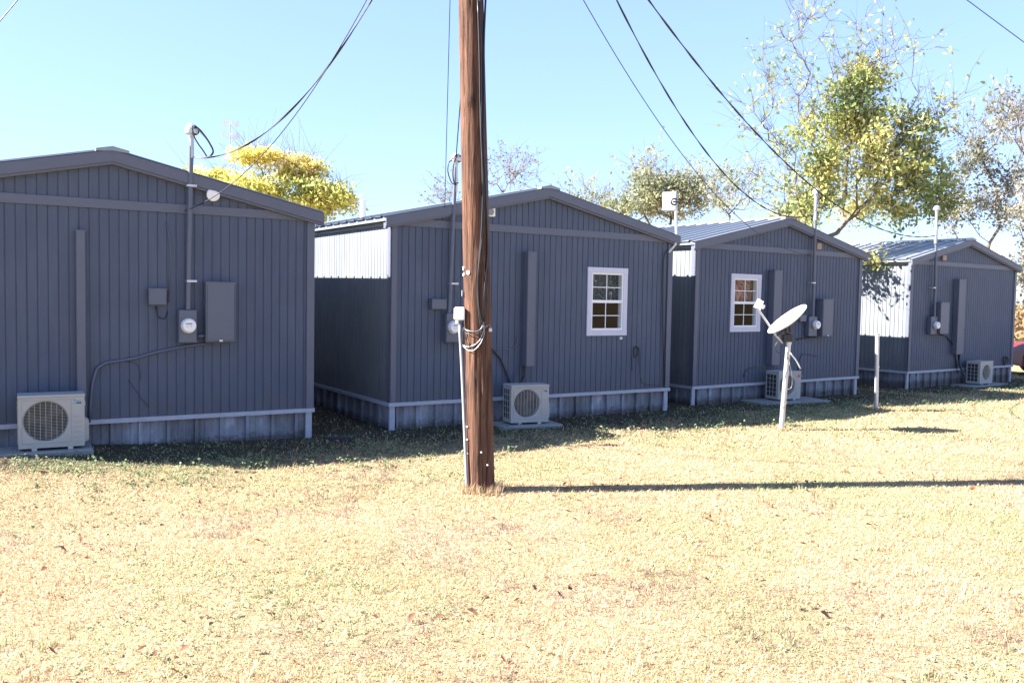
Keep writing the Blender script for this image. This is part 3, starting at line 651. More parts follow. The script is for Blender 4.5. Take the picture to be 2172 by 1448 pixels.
x = np.repeat(x, 9)+rng.normal(0, .018, len(x)*9); y = np.repeat(y, 9)+rng.normal(0, .018, len(y)*9); parts.append(blades(x, y, .04, .10, .0042, (.2, 1.1), grass_palette(x, y)))
def merge(parts):
    off = 0; Vs, A, B, T = [], [], [], []
    for V, F4, F3, t in parts: Vs.append(V); A.append(F4+off); B.append(F3+off); T.append(t); off += len(V)
    return np.concatenate(Vs), np.concatenate(A), np.concatenate(B), np.concatenate(T)
mesh_np('dry_grass', *merge(parts), M['blade'], label='short dry straw coloured lawn grass', cat='grass')
# leafy green weeds: low rosettes and taller sprigs in patches and along the shadow edge
def weeds(cx, cy, n_leaf, rad, hgt, size):
    n = len(cx); k = np.repeat(np.arange(n), n_leaf); N_ = len(k)
    h_ = rng.uniform(.1, 1, N_)*np.repeat(rng.uniform(.5, 1.2, n)*hgt, n_leaf)
    x = cx[k]+rng.normal(0, rad, N_); y = cy[k]+rng.normal(0, rad, N_); z = gsample(x, y)+h_
    s = size*rng.uniform(.6, 1.3, N_); u = rng.normal(size=(N_, 3)); u[:, 2] *= .4; u /= np.linalg.norm(u, axis=1)[:, None]
    w = np.cross(u, rng.normal(size=(N_, 3))+np.array([0, 0, 2.])); w /= np.linalg.norm(w, axis=1)[:, None]
    c = np.stack([x, y, z], 1); u *= s[:, None]; w *= s[:, None]*.33
    V = np.stack([c-u*.5, c+w, c+u*.5, c-w], 1).reshape(-1, 3); q = np.arange(N_)*4; F4 = np.stack([q, q+1, q+2, q+3], 1)
    pal = np.array([.16, .20, .10])*rng.uniform(.55, 1.5, (N_, 1))*np.array([1, 1, 1.])+rng.random((N_, 1))*np.array([.05, .04, .03])
    return V, F4, np.zeros((0, 3), int), np.repeat(pal, 4, 0)
W_ = []
x, y = scatter(4, 13, 40); k = rng.random(len(x)) < np.clip((fbm(x, y, .55, 3)-.50)*4+np.clip(-x/8, 0, .3)*.5, 0.02, .55); W_.append(weeds(x[k], y[k], 10, .045, .03, .022)); W_[-1] = (W_[-1][0], W_[-1][1], W_[-1][2], W_[-1][3]*1.7)
def front_pts(n, d0, d1):          # points in front of the houses, a given distance out
    X, Y = [], []
    for h in HS:
        a = rng.uniform(-1.0, h['W']+1.0, n); b = -rng.uniform(d0, d1, n)
        X.append(h['X']+h['ex'].x*a+h['ey'].x*b); Y.append(h['Y']+h['ex'].y*a+h['ey'].y*b)
    return np.concatenate(X), np.concatenate(Y)
x, y = front_pts(170, 1.0, 2.3); ok = outside(x, y); W_.append(weeds(x[ok], y[ok], 12, .04, .09, .034))
x, y = front_pts(80, .15, 1.7); ok = outside(x, y); W_.append(weeds(x[ok], y[ok], 10, .05, .06, .036))
x, y = front_pts(200, 1.3, 3.4); ok = outside(x, y); W_.append(weeds(x[ok], y[ok], 9, .05, .04, .03))
mesh_np('weeds', *merge(W_), M['blade'], label='small leafy green weeds among the dry grass', cat='weeds')
x, y = scatter(3.4, 13, 60); k = rng.random(len(x)) < np.clip((fbm(x, y, 1.7, 77)-.53)*4, .035, .5)*np.clip(1.1-x*.12, .3, 1); x, y = x[k], y[k]; n = len(x)
s = rng.uniform(.01, .036, n); az = rng.uniform(0, 6.28, n); z = gsample(x, y)+rng.uniform(.012, .04, n)
u = np.stack([np.cos(az), np.sin(az), rng.normal(0, .35, n)], 1)*s[:, None]; w = np.stack([-np.sin(az), np.cos(az), rng.normal(0, .5, n)], 1)*s[:, None]*.6
c = np.stack([x, y, z], 1); up = np.stack([0*x, 0*x, s*.35], 1)
V = np.stack([c-u, c-w*.8+up, c+u+up*.6, c+w*.8+up, c], 1).reshape(-1, 3); q = np.arange(n)*5
F3 = np.concatenate([np.stack([q, q+1, q+4], 1), np.stack([q+1, q+2, q+4], 1), np.stack([q+2, q+3, q+4], 1), np.stack([q+3, q, q+4], 1)])
pal = np.array([.24, .12, .075])*rng.uniform(.5, 1.5, (n, 1))
mesh_np('dead_leaves', V, np.zeros((0, 4), int), F3, np.repeat(pal, 5, 0), M['litter'], label='curled brown dead leaves scattered over the lawn', cat='leaves')

# ------------------------------------------------------------------ utility pole
YP = ground(1020, 1044).y+.12
pb = at(1020.5, 1044, YP); pb.z = 0
ptop_px = at(999, 0, YP); ld = (ptop_px-Vector((pb.x, pb.y, 0)))
base = Vector((pb.x, YP, 0)); ld = ld/ld.z                # lean per metre of height
PH = 9.6
def pole_c(z): return base+ld*z
pole = empty('utility_pole', base); tag(pole, 'brown wooden utility pole standing on the lawn with cables and a small white box', 'utility pole')
mb = MB(); n = 72; rows = 260
for j in range(rows+1):
    z = -.3+(PH+.3)*j/rows; c = ld*z; r0_ = .128-.0022*z
    for k in range(n):
        a = 2*math.pi*k/n
        q = noise.noise((math.cos(a)*2.2, math.sin(a)*2.2, z*.28))*.006+noise.noise((math.cos(a)*9, math.sin(a)*9, z*.55+7))*.004
        cr = noise.noise((math.cos(a)*5, math.sin(a)*5, z*.22+30)); q -= .022*max(0, 1-abs(cr)*12)*(.5+.5*noise.noise((a, z*.5, 3)))
        for (kz, ka, kr) in ((3.62, -1.9, .06), (2.87, -1.75, .05), (1.42, -1.45, .05), (4.5, -2.1, .04), (2.2, -1.2, .04), (1.02, -1.1, .03)):
            dd = ((z-kz)/.07)**2+((math.atan2(math.sin(a-ka), math.cos(a-ka)))/.35)**2; q += kr*.22*math.exp(-dd)
        rr = r0_+q+.012*max(0, .25-z)
        mb.v.append((c.x+math.cos(a)*rr, c.y+math.sin(a)*rr, z))
for j in range(rows):
    for k in range(n): mb.f.append((j*n+k, j*n+(k+1) % n, (j+1)*n+(k+1) % n, (j+1)*n+k))
mb.f.append(tuple(rows*n+k for k in range(n)))
mb.build('shaft', M['wood'], pole, True)
def on_pole(u, v, out=.0):               # point on the camera side of the shaft, in pole-local coordinates
    p = at(u, v, YP); z = p.z
    for _ in range(4):
        c = pole_c(z); r_ = .128-.0022*z+out; t = max(-.99, min(.99, (p.x-c.x)/r_)); y = c.y-math.sqrt(1-t*t)*r_; p = at(u, v, y); z = p.z
    return p-base
def pole_path(pts, r, name, mat, out=.012, n=6, parent=None, jit=0):
    P = [on_pole(u, v, out) for u, v in pts]; Q = []
    for a, b in zip(P[:-1], P[1:]):
        for k in range(4): Q.append(a.lerp(b, k/4))
    Q.append(P[-1])
    for _ in range(2): Q = [Q[0]]+[(Q[k-1]+Q[k]*2+Q[k+1])/4 for k in range(1, len(Q)-1)]+[Q[-1]]
    m = MB(); m.tube(Q, r, n); return m.build(name, M[mat], parent or pole, True)
o = pole_path([(975, 690), (979, 760), (983, 850), (987, 950), (991, 1046)], .015, 'conduit', 'greyvinyl', .026, 10)
# small white box strapped to the left of the pole
p0 = on_pole(976, 665, .05); m = MB(); m.bbox(p0.x-.055, p0.y-.05, p0.z-.06, p0.x+.045, p0.y+.045, p0.z+.06, .012)
bx = m.build('junction_box', M['vinyl'], pole); m = MB(); m.tube([(p0.x-.025, p0.y, p0.z-.06), (p0.x-.025, p0.y, p0.z-.09)], .015, 10); m.build('cable_gland', M['vinyl'], bx)
m = MB()
for (u, v, r_) in ((984, 569, .017), (993.5, 578, .019), (984.5, 582.5, .0155)):
    q = on_pole(u, v, .002); cN = (q-Vector((pole_c(q.z)-base))); cN.z = 0; m2 = MB(); m2.disc(q, cN.normalized(), r_, 18, .008); m2.build('survey_tag', M['vinyl'], pole)
q = on_pole(981, 622, .002); cN = q-(pole_c(q.z)-base); cN.z = 0; cN.normalize(); sx = Vector((0, 0, 1)).cross(cN)
m = MB(); m.poly([q+cN*.006+sx*(.015*math.cos(t))+Vector((0, 0, (.016 if math.sin(t) > 0 else -.016)+.014*math.sin(t))) for t in [2*math.pi*k/20 for k in range(20)]]); m.build('number_tag', M['vinyl'], pole)
for (u, v) in ((987, 888), (991, 905), (991, 932), (991.5, 961), (1021, 959), (1034, 986)):
    q = on_pole(u, v, .012); m = MB(); m.tube([q+Vector((0, .02, 0)), q, q-Vector((0, .006, 0))], [.004, .009, .006], 8); m.build('staple', M['vinyl'], pole)
q = on_pole(1027, 883, -.004); m = MB(); m.tube([q+Vector((0, .02, 0)), q-Vector((0, .006, 0))], .014, 12); m.build('bolt_hole', M['dark'], pole)
q = on_pole(1039, 700, .012); m = MB(); m.bbox(q.x-.012, q.y-.02, q.z-.015, q.x+.02, q.y+.02, q.z+.02, .004); m.build('clamp', M['galv'], pole)
# cables running down the shaded side of the shaft
pole_path([(1013, 0), (1017, 120), (1018, 240), (1022, 330), (1024, 420), (1021, 500), (1014, 570), (1013, 640), (1020, 700)], .007, 'riser_cable', 'black', .012)
pole_path([(1024, 0), (1020, 110), (1022, 230), (1021, 320), (1027, 430), (1021, 530), (1032, 600), (1034, 650), (1027, 690)], .0045, 'riser_cable', 'black', .018)
pole_path([(1030, 0), (1026, 90), (1027, 200), (1025, 300), (1030, 400), (1033, 470), (1035, 540), (1028, 600), (1026, 680)], .010, 'riser_cable', 'black', .01)
pole_path([(1018, 0), (1022, 150), (1019, 280), (1026, 380), (1029, 450), (1018, 540), (1012, 600), (1016, 660), (1024, 690)], .005, 'riser_cable', 'black', .02)
pole_path([(980, 692), (988, 700), (1000, 703), (1015, 702), (1022, 695), (1025, 684)], .0042, 'loop_cable', 'silver', .02)
pole_path([(980, 694), (990, 708), (1003, 711), (1016, 706), (1024, 700)], .004, 'loop_cable', 'black', .024)
pole_path([(975, 708), (979, 726), (988, 737), (1005, 733), (1018, 722), (1026, 703), (1026, 682)], .0042, 'loop_cable', 'silver', .018)
pole_path([(977, 700), (980, 733), (995, 745), (1008, 742), (1020, 728), (1028, 708), (1026, 690)], .0042, 'loop_cable', 'silver', .024)
pole_path([(984, 690), (990, 730), (1004, 740), (1018, 736), (1027, 720), (1030, 700)], .0045, 'loop_cable', 'black', .02)
pole_path([(1029, 695), (1036, 688), (1040, 692), (1041, 699)], .003, 'loop_cable', 'silver', .02)
pole_path([(980, 684), (983, 705), (981, 730)], .006, 'loop_cable', 'black', .03)

# ------------------------------------------------------------------ overhead cables
def wire(B, px, r, label, az=0, mat='black', zA=None, B2=None, sag=.25, twist=0):
    B = Vector(B); A = pole_c(8.6)+Vector((az, 0, 0)); d = Vector((B.x-A.x, B.y-A.y, 0)); Ls = d.length; d /= Ls; nrm = Vector((0, 0, 1)).cross(d)
    if px:
        S, Z, Wt = [1.0], [B.z], [30.0]
        for u, v in px:
            p = on_plane(u, v, (A.x, A.y, 0), nrm); S.append(((p-A).dot(d))/Ls); Z.append(p.z); Wt.append(1.0)
        S, Z, Wt = map(np.array, (S, Z, Wt))
        deg = 2 if len(px) > 3 else 1
        cf = np.polyfit(S, Z, deg, w=Wt); f = lambda s: float(np.polyval(cf, s))
        print('WIRE', label[:40], 'z at pole', round(f(0), 2), 'end', round(f(1), 2), 'resid', np.round(np.polyval(cf, S)-Z, 2))
    else:
        f = lambda s: zA+(B.z-zA)*s-4*sag*s*(1-s)
    n_ = 40; pts = []
    for k in range(n_+1):
        s = k/n_; q = A+d*Ls*s; q.z = f(s) if k < n_ else B.z; pts.append(q)
    zt_ = pts[0].z; m = pole_c(zt_); pts[0].x = m.x+az*.3; pts[0].y = m.y
    o = MB(); o.tube([p-pts[-1] for p in pts], r, 6)
    if twist:
        for ph in (0, math.pi):
            P = []
            for k in range(n_*8+1):
                s = k/(n_*8); i0 = min(n_-1, int(s*n_)); q = pts[i0].lerp(pts[i0+1], s*n_-i0)-pts[-1]; a = s*Ls*5+ph
                P.append(q+Vector((0, 0, math.sin(a)*r*1.15))+nrm*math.cos(a)*r*1.15)
            o.tube(P, r*.7, 5)
    ob = o.build('overhead_cable', M[mat], None, True); ob.location = pts[-1]
    return tag(ob, label, 'cable', 'overhead cables from the utility pole')
def L2W(h, v): return toworld(h, v.x, v.y, v.z)
def wallpt(h, u, v, off): a, z = onwall(h, u, v, off); return toworld(h, a, -off, z)
wire(wallpt(H1, 407, 334, .085), [(437, 337), (500, 310), (560, 272), (620, 235), (660, 195), (700, 145), (740, 85), (780, 0)], .0065, 'thick twisted cable falling to the mast of the left edge cabin', -.1, 'black', twist=1)
wire(wallpt(H1, 392, 447, .03), [(455, 405), (540, 345), (610, 275), (655, 200), (710, 125), (775, 0)], .005, 'thin dark cable crossing in front of the round white vent', -.1)
wire(wallpt(H2, 943, 455, .03), None, .005, 'thin cable falling almost straight down just left of the utility pole', .0, zA=8.6, sag=.05)
wire(wallpt(H2, 967, 338, .1), None, .008, 'dark cable from behind the utility pole to the mast of the cabin with the antenna', .36, zA=8.3, sag=.0)
wire(wallpt(H3, 1722, 540, .03), [(1232, 0), (1290, 85), (1345, 165), (1400, 260), (1440, 335), (1500, 400), (1560, 450), (1620, 500), (1680, 530)], .0055, 'thin cable dipping across the gable of the cabin with the rust coloured curtain', .1)
wire(wallpt(H3, 1727, 455, .1), [(1305, 0), (1345, 75), (1385, 145), (1440, 235), (1500, 320), (1550, 385), (1600, 430), (1650, 458)], .007, 'thick middle cable of three falling right, ending at the mast above the rust curtain cabin', .1, twist=1)
wire(wallpt(H4, 1984, 500, .1), [(1375, 0), (1425, 65), (1480, 140), (1540, 215), (1600, 275), (1670, 345), (1735, 405), (1800, 455)], .0078, 'thick rightmost cable of three falling in front of the big yellow green tree', .1, twist=1)
wire(at(2600, 400, 10), [(2000, -38), (2050, 0), (2110, 44), (2172, 90)], .0045, 'single thin cable crossing the top right corner of the sky', .1)
wire(at(-250, 320, 8), [(70, -40), (38, 0), (19, 22), (0, 45)], .005, 'single thin cable at the top left corner of the sky', -.1)

# drip loops at the weatherheads (children of the masts)
def loop(h, mast, pts, r=.008, mat='black'):
    P = []
    for (u, v, off) in pts:
        a, z = onwall(h, u, v, off); P.append(Vector((a, -off, z)))
    Q = []
    for k in range(len(P)-1):
        for t in range(5): Q.append(P[k].lerp(P[k+1], t/5))
    Q.append(P[-1])
    for _ in range(4): Q = [Q[0]]+[(Q[k-1]+Q[k]*2+Q[k+1])/4 for k in range(1, len(Q)-1)]+[Q[-1]]
    m = MB(); m.tube(Q, r, 6); m.build('drip_loop', M[mat], mast, True)
loop(H1, mast1, [(407, 268, .15), (411, 290, .16), (422, 308, .16), (430, 318, .16), (440, 334, .16)])
loop(H1, mast1, [(412, 266, .15), (425, 276, .16), (440, 296, .16), (451, 315, .16), (453, 325, .16), (442, 335, .16)], .010)
loop(H1, mast1, [(414, 268, .15), (432, 288, .16), (447, 306, .16), (453, 322, .16), (443, 334, .16)], .006, 'silver')
loop(H2, mast2, [(968, 328, .15), (958, 340, .16), (951, 345, .16), (949, 365, .16), (958, 390, .16), (968, 392, .14)])
loop(H2, mast2, [(970, 328, .15), (962, 345, .16), (960, 370, .16), (963, 390, .16), (972, 388, .14)], .010)
loop(H3, mast3, [(1733, 405, .14), (1738, 412, .16), (1736, 440, .16), (1722, 455, .14)])

# ------------------------------------------------------------------ air conditioners on pads
def text_mesh(s, size, mat, parent, loc, name='lettering', bold=.0):
    cu = bpy.data.curves.new(name, 'FONT'); cu.body = s; cu.size = size; cu.extrude = .0008; cu.offset = bold
    to = bpy.data.objects.new(name, cu); col.objects.link(to); dg = bpy.context.evaluated_depsgraph_get()
    me = bpy.data.meshes.new_from_object(to.evaluated_get(dg)); bpy.data.objects.remove(to)
    me.materials.append(mat) if not me.materials else None
    o = bpy.data.objects.new(name, me); col.objects.link(o); o.parent = parent; o.location = loc; o.rotation_euler = (math.pi/2, 0, 0); return o
def ac_unit(FL, FR, hgt, dep, brand, label, padx=(.12, .12), pady=.1, fan_u=.42, rad=None, padlabel=None):
    FL = Vector(FL); FR = Vector(FR); d = FR-FL; w = Vector((d.x, d.y, 0)).length; yaw = math.atan2(d.y, d.x)
    gzv = (FL.z+FR.z)/2; PT = .06
    pad = empty('concrete_pad', (FL.x, FL.y, gzv), yaw); tag(pad, padlabel, 'concrete pad', 'pads under the air conditioners')
    m = MB(); m.bbox(-padx[0], -pady, -.05, w+padx[1], dep+.12, PT-.02, .012); m.build('slab', M['concrete'], pad)
    t = empty('air_conditioner', (FL.x, FL.y, gzv+PT-.02), yaw); tag(t, label, 'air conditioner', 'outdoor air conditioners along the cabin fronts')
    f0 = .03
    m = MB(); z0, z1 = f0, hgt; cx, cz = w*fan_u, f0+(hgt-f0)*.5; r_ = rad or min((hgt-f0)*.40, w*.36)
    # shell: back, sides, bottom, front plate with a round hole
    m.box(0, .02, z0, .006, dep, z1-.02); m.box(w-.006, .02, z0, w, dep, z1-.02); m.box(.006, dep-.006, z0, w-.006, dep, z1-.02); m.box(.006, .02, z0, w-.006, dep-.006, z0+.01)
    N = 64; ring = []; outer = []
    x0_, x1_, q0, q1 = 0, w, z0, z1-.03
    angs = [2*math.pi*k/N for k in range(N)]
    cor = [math.atan2(q-cz, x-cx) % (2*math.pi) for x, q in ((x1_, q1), (x0_, q1), (x0_, q0), (x1_, q0))]
    for c_ in cor:
        k = min(range(N), key=lambda k_: abs((angs[k_]-c_+math.pi) % (2*math.pi)-math.pi)); angs[k] = c_
    for a in angs:
        ca, sa = math.cos(a), math.sin(a)
        tt = min([(x1_-cx)/ca if ca > 1e-9 else ((x0_-cx)/ca if ca < -1e-9 else 1e9), (q1-cz)/sa if sa > 1e-9 else ((q0-cz)/sa if sa < -1e-9 else 1e9)])
        ring.append((cx+ca*r_, cz+sa*r_)); outer.append((cx+ca*tt, cz+sa*tt))
    vv = [(x, 0, z) for x, z in outer]+[(x, .0, z) for x, z in [(cx+math.cos(a)*r_*1.07, cz+math.sin(a)*r_*1.07) for a in angs]]+[(x, .012, z) for x, z in ring]+[(x, .09, z) for x, z in ring]
    ff = []
    for b in range(3):
        for k in range(N): ff.append((b*N+k, b*N+(k+1) % N, (b+1)*N+(k+1) % N, (b+1)*N+k))
    m.add(vv, ff); m.box(0, .0005, z0, .006, .02, z1-.03); m.box(w-.006, .0005, z0, w, .02, z1-.03)
    body = m.build('casing', M['cream'], t)
    m = MB(); m.bbox(-.006, -.008, z1-.03, w+.006, dep+.004, z1, .006); m.build('top_cover', M['cream'], t)
    m = MB(); m.disc((cx, .088, cz), (0, 1, 0), r_, 40, .002); m.build('fan_housing', M['dark'], t)
    m = MB()
    for k in range(3):
        a = 2*math.pi*k/3+.4; P = []
        for j in range(7):
            q = j/6; P.append((cx+math.cos(a+q*.9)*r_*.9, .06+.02*q, cz+math.sin(a+q*.9)*r_*.9))
        m.poly([(cx+math.cos(a)*.03, .06, cz+math.sin(a)*.03)]+P+[(cx+math.cos(a+.9)*.03, .08, cz+math.sin(a+.9)*.03)])
    m.tube([(cx, .045, cz), (cx, .085, cz)], .05, 16)
    m.build('fan', M['fan'], t)
    # guard: square bezel plate with fine horizontal wires and bold vertical ones
    m = MB(); g = .0016; nw = 26
    for k in range(1, nw):
        z = cz-r_+2*r_*k/nw; hw = math.sqrt(max(0, r_*r_-(z-cz)**2)); m.box(cx-hw, .002, z-g, cx+hw, .005, z+g)
    for k in range(1, 8):
        x = cx-r_+2*r_*k/8; hz = math.sqrt(max(0, r_*r_-(x-cx)**2)); m.box(x-.0028, -.003, cz-hz, x+.0028, .0015, cz+hz)
    m.build('fan_guard', M['cream2'], t)
    m = MB(); bw = .006; sx0, sx1, sz0, sz1 = max(.03, cx-r_*1.16), cx+r_*1.18, max(z0+.015, cz-r_*1.12), min(z1-.05, cz+r_*1.12)
    m.box(sx0, -.004, sz0, sx0+bw, -.0005, sz1); m.box(sx1-bw, -.004, sz0, sx1, -.0005, sz1); m.box(sx0+bw, -.004, sz0, sx1-bw, -.0005, sz0+bw); m.box(sx0+bw, -.004, sz1-bw, sx1-bw, -.0005, sz1)
    m.build('guard_rim', M['cream2'], t)
    # louvre column at the right
    lx0, lx1 = sx1+.02, w-.03
    if lx1-lx0 > .05:
        m = MB()
        if brand == 'D':
            for k in range(6):
                z = z0+.04+k*(hgt*.095); m.box(lx0, -.0045, z, lx1, -.0006, z+.006)
        else:
            for k in range(3): m.box(lx0, -.003, z0+.10+k*.035, lx1, -.0006, z0+.104+k*.035)
        m.build('louvre', M['cream2'], t)
        zl = z1-.09
        if brand == 'D':
            text_mesh('DAIKIN', (lx1-lx0)*.235, M['blue'], t, (lx0+.012, -.0015, zl+.012), 'brand_lettering', .0006)
            m = MB(); m.box(lx0, -.003, zl-.012, lx0+(lx1-lx0)*.36, -.0006, zl+.002); m.build('logo_bar', M['teal'], t)
            m = MB(); m.box(lx0+(lx1-lx0)*.36, -.003, zl-.012, lx1, -.0006, zl+.002); m.poly([(lx0, -.002, zl+.034), (lx0+.014, -.002, zl+.034), (lx0+.004, -.002, zl+.02)]); m.build('logo_bar', M['ink'], t)
        elif brand == 'L':
            m = MB(); m.disc((lx0+.035, -.0006, zl+.0), (0, -1, 0), .028, 24, .002); m.build('logo_disc', M['red'], t)
            text_mesh('LG', .062, M['greyp'], t, (lx0+.068, -.0015, zl-.021), 'brand_lettering', .001)
    # coil guard on the left side
    m = MB(); m.box(-.001, .05, z0+.05, .0005, dep-.03, z1-.06); m.build('coil', M['dark'], t)
    m = MB()
    for k in range(6): z = z0+.05+(z1-.11-z0)*k/5; m.box(-.009, .045, z-.004, -.0015, dep-.025, z+.004)
    for k in range(4): y = .05+(dep-.08)*k/3; m.box(-.0085, y-.005, z0+.05, -.002, y+.005, z1-.06)
    m.build('side_guard', M['cream'], t)
    # valve cover at the right, feet
    m = MB(); m.add([(w, .06, z0+.03), (w+.045, .07, z0+.05), (w+.045, .07, z0+hgt*.45), (w, .06, z0+hgt*.5), (w, dep-.06, z0+.03), (w+.045, dep-.07, z0+.05), (w+.045, dep-.07, z0+hgt*.45), (w, dep-.06, z0+hgt*.5)],
                    [(0, 1, 2, 3), (7, 6, 5, 4), (1, 5, 6, 2), (2, 6, 7, 3), (0, 4, 5, 1)])
    m.bbox(w, .05, z0+hgt*.72, w+.012, .12, z0+hgt*.8, .003); m.build('valve_cover', M['cream'], t)
    for fx in (.12, w-.16):
        m = MB(); m.box(fx, .01, 0, fx+.05, dep+.02, f0); m.build('foot', M['galv'], t)
    return t
AL = 'cream air conditioner on a concrete pad '
ac_unit(ground(39, 964), ground(180, 961), .585, .30, 'D', 'cream air conditioner at the lower left corner, nearest to the camera', (.2, .08), .09, .41, .205, padlabel='concrete pad under the nearest air conditioner at the lower left')
ac_unit(ground(1083.5, 907.5), ground(1163, 904), .56, .30, 'D', 'cream air conditioner just right of the utility pole base', (.16, .18), .12, .42, .19, padlabel='concrete pad just right of the utility pole')
ac_unit(ground(1650, 855), ground(1697, 853), .54, .33, 'L', 'white air conditioner partly hidden behind the satellite dish mast', (.5, .55), .22, .40, .18, padlabel='wide concrete pad behind the satellite dish mast')
_a1, _ = onwall(H4, 2078, 813, .45); _a2, _ = onwall(H4, 2102, 812, .45); _p1 = toworld(H4, _a1, -.45, 0); _p2 = toworld(H4, _a1+max(.6, _a2-_a1), -.45, 0)
_p1.z = gz(_p1.x, _p1.y); _p2.z = gz(_p2.x, _p2.y)
ac_unit(_p1, _p2, .56, .33, 'N', 'air conditioner in front of the farthest cabin', (.5, .6), .1, .5, .17, padlabel='concrete pad in front of the farthest cabin')

# ------------------------------------------------------------------ satellite dish on its leaning mast
db = ground(1657, 912); sd = empty('satellite_dish', db); tag(sd, 'white satellite dish on a leaning steel mast standing on the lawn', 'satellite dish')
tp = at(1673, 722, db.y)-db; top2 = at(1676, 708, db.y)-db
m = MB(); m.tube([Vector((0, 0, -.2))-tp*.0, (0, 0, 0), tp*.5, tp], .037, 16); o = m.build('mast', M['galv'], sd); smooth_by_angle(o)
m = MB(); m.tube([tp*.98, top2], .028, 14); m.tube([tp*.96, tp*1.0], .042, 14); m.build('mast_head', M['galv'], sd)
mj = Vector((math.cos(R(38)), .10, math.sin(R(38)))).normalized(); toc = Vector((-.29, -.957, 0)).normalized()
nimg = Vector((-math.sin(R(38)), 0, math.cos(R(38)))); nm = (toc*.05+nimg*.97).normalized(); mj = (mj-nm*mj.dot(nm)).normalized(); mn = nm.cross(mj)
dc = at(1676, 685, db.y-.05)-db; vv = [dc]; ff = []; n = 48; RG = 8
for r_ in range(1, RG+1):
    for k in range(n):
        a = 2*math.pi*k/n; q = r_/RG; vv.append(dc+mj*math.cos(a)*.325*q+mn*math.sin(a)*.28*q+nm*(.075*q*q))
for k in range(n): ff.append((0, 1+k, 1+(k+1) % n))
for r_ in range(RG-1):
    for k in range(n): ff.append((1+r_*n+k, 1+(r_+1)*n+k, 1+(r_+1)*n+(k+1) % n, 1+r_*n+(k+1) % n))
m = MB(); m.add(vv, ff); o = m.build('reflector', M['dish'], sd, True); s_ = o.modifiers.new('th', 'SOLIDIFY'); s_.thickness = .012; s_.offset = 0
arm0 = at(1660, 727, db.y-.0)-db; arm1 = at(1646, 712, db.y-.1)-db; arm2 = at(1610, 658, db.y-.16)-db
m = MB(); m.tube([arm0, arm1, arm2], .016, 8); o = m.build('feed_arm', M['galv'], sd)
l = at(1609, 645, db.y-.16)-db; m = MB(); a_ = (dc-l).normalized(); 
m.tube([l-Vector((.02, 0, .06)), l+Vector((.03, 0, .055))], [.05, .045], 12); m.tube([l, l+a_*.09], [.03, .035], 12); m.tube([l+Vector((.02, 0, -.04)), arm2], .02, 8)
o = m.build('receiver', M['vinyl'], sd); smooth_by_angle(o)
br = dc-nm*.03-mj*.12
m = MB(); m.tube([br, top2*.99], .03, 8); m.tube([br+mj*.1, top2], .018, 6); m.tube([arm1, br], .018, 6); m.tube([arm0, top2], .02, 6)
pb_ = at(1668, 716, db.y-.03)-db; m.bbox(pb_.x-.05, pb_.y-.03, pb_.z-.06, pb_.x+.09, pb_.y+.04, pb_.z+.05, .01); m.build('bracket', M['black'], sd)
def sdp(u, v, dy=-.06): return at(u, v, db.y+dy)-db
def soft(P, it=3):
    Q = []
    for a, b in zip(P[:-1], P[1:]):
        for k in range(4): Q.append(a.lerp(b, k/4))
    Q.append(P[-1])
    for _ in range(it): Q = [Q[0]]+[(Q[k-1]+Q[k]*2+Q[k+1])/4 for k in range(1, len(Q)-1)]+[Q[-1]]
    return Q
for P, r_, mt in (([(1652, 722), (1643, 733), (1645, 745), (1660, 751), (1672, 748)], .005, 'black'), ([(1676, 748), (1690, 765), (1698, 782)], .011, 'galv'),
                  ([(1670, 752), (1664, 757), (1674, 760), (1677, 770), (1668, 790), (1660, 820), (1658, 860), (1663, 868), (1671, 850)], .004, 'black'),
                  ([(1675, 770), (1681, 800), (1680, 822), (1671, 826)], .0035, 'silver')):
    m = MB(); m.tube(soft([sdp(*q) for q in P]), r_, 6); m.build('coax_cable' if mt != 'galv' else 'ground_rod', M[mt], sd, True)

# ------------------------------------------------------------------ lone steel post
pp = ground(1859, 871); st = empty('steel_post', pp); tag(st, 'lone thin galvanised steel post standing on the lawn before the farthest cabin', 'post')
tpp = at(1861, 707, pp.y)-pp
m = MB(); m.tube([(0, 0, -.2), tpp], .034, 16); o = m.build('pipe', M['galv'], st); smooth_by_angle(o)
m = MB(); c = tpp*.57; m.tube([c-tpp.normalized()*.012, c+tpp.normalized()*.012], .04, 16); m.build('coupling', M['galv'], st)
m = MB(); m.tube([tpp*.94, tpp*1.003], .036, 16); m.build('collar', M['galv'], st)

# ------------------------------------------------------------------ panel antenna at the corner of the second cabin
yA = wallpt(H2, 1418, 530, 0).y
an = empty('panel_antenna', wallpt(H2, 1419, 520, -.02)); tag(an, 'white flat panel antenna on a bent pole at a cabin roof corner', 'antenna')
def ap(u, v, dy=0): return at(u, v, yA+dy)-an.location
m = MB(); m.tube(soft([ap(1417, 536), ap(1424, 528), ap(1433, 518), ap(1435, 500), ap(1434, 470), ap(1434, 432)], 2), .024, 12); o = m.build('pole', M['galv'], an, True)
m = MB(); c = ap(1421, 427); v_ = [Vector((-.12, .05, -.155)), Vector((.10, -.03, -.155)), Vector((.10, -.03, .155)), Vector((-.12, .05, .155))]
th = Vector((.05, .09, 0)); m.add([c+q for q in v_]+[c+q+th for q in v_], [(0, 1, 2, 3), (7, 6, 5, 4), (0, 4, 5, 1), (1, 5, 6, 2), (2, 6, 7, 3), (3, 7, 4, 0)])
o = m.build('panel', M['antenna'], an); bv = o.modifiers.new('b', 'BEVEL'); bv.width = .02; bv.segments = 3
m = MB(); q = ap(1430, 428, -.06); m.tube(arc(q, .05, 0.6, 5.6, 12, (1, 0, 0), (0, 0, 1)), .014, 6); m.tube([q-Vector((.02, 0, 0)), q+Vector((.1, .04, .0))], .012, 6); m.build('clamp', M['black'], an)

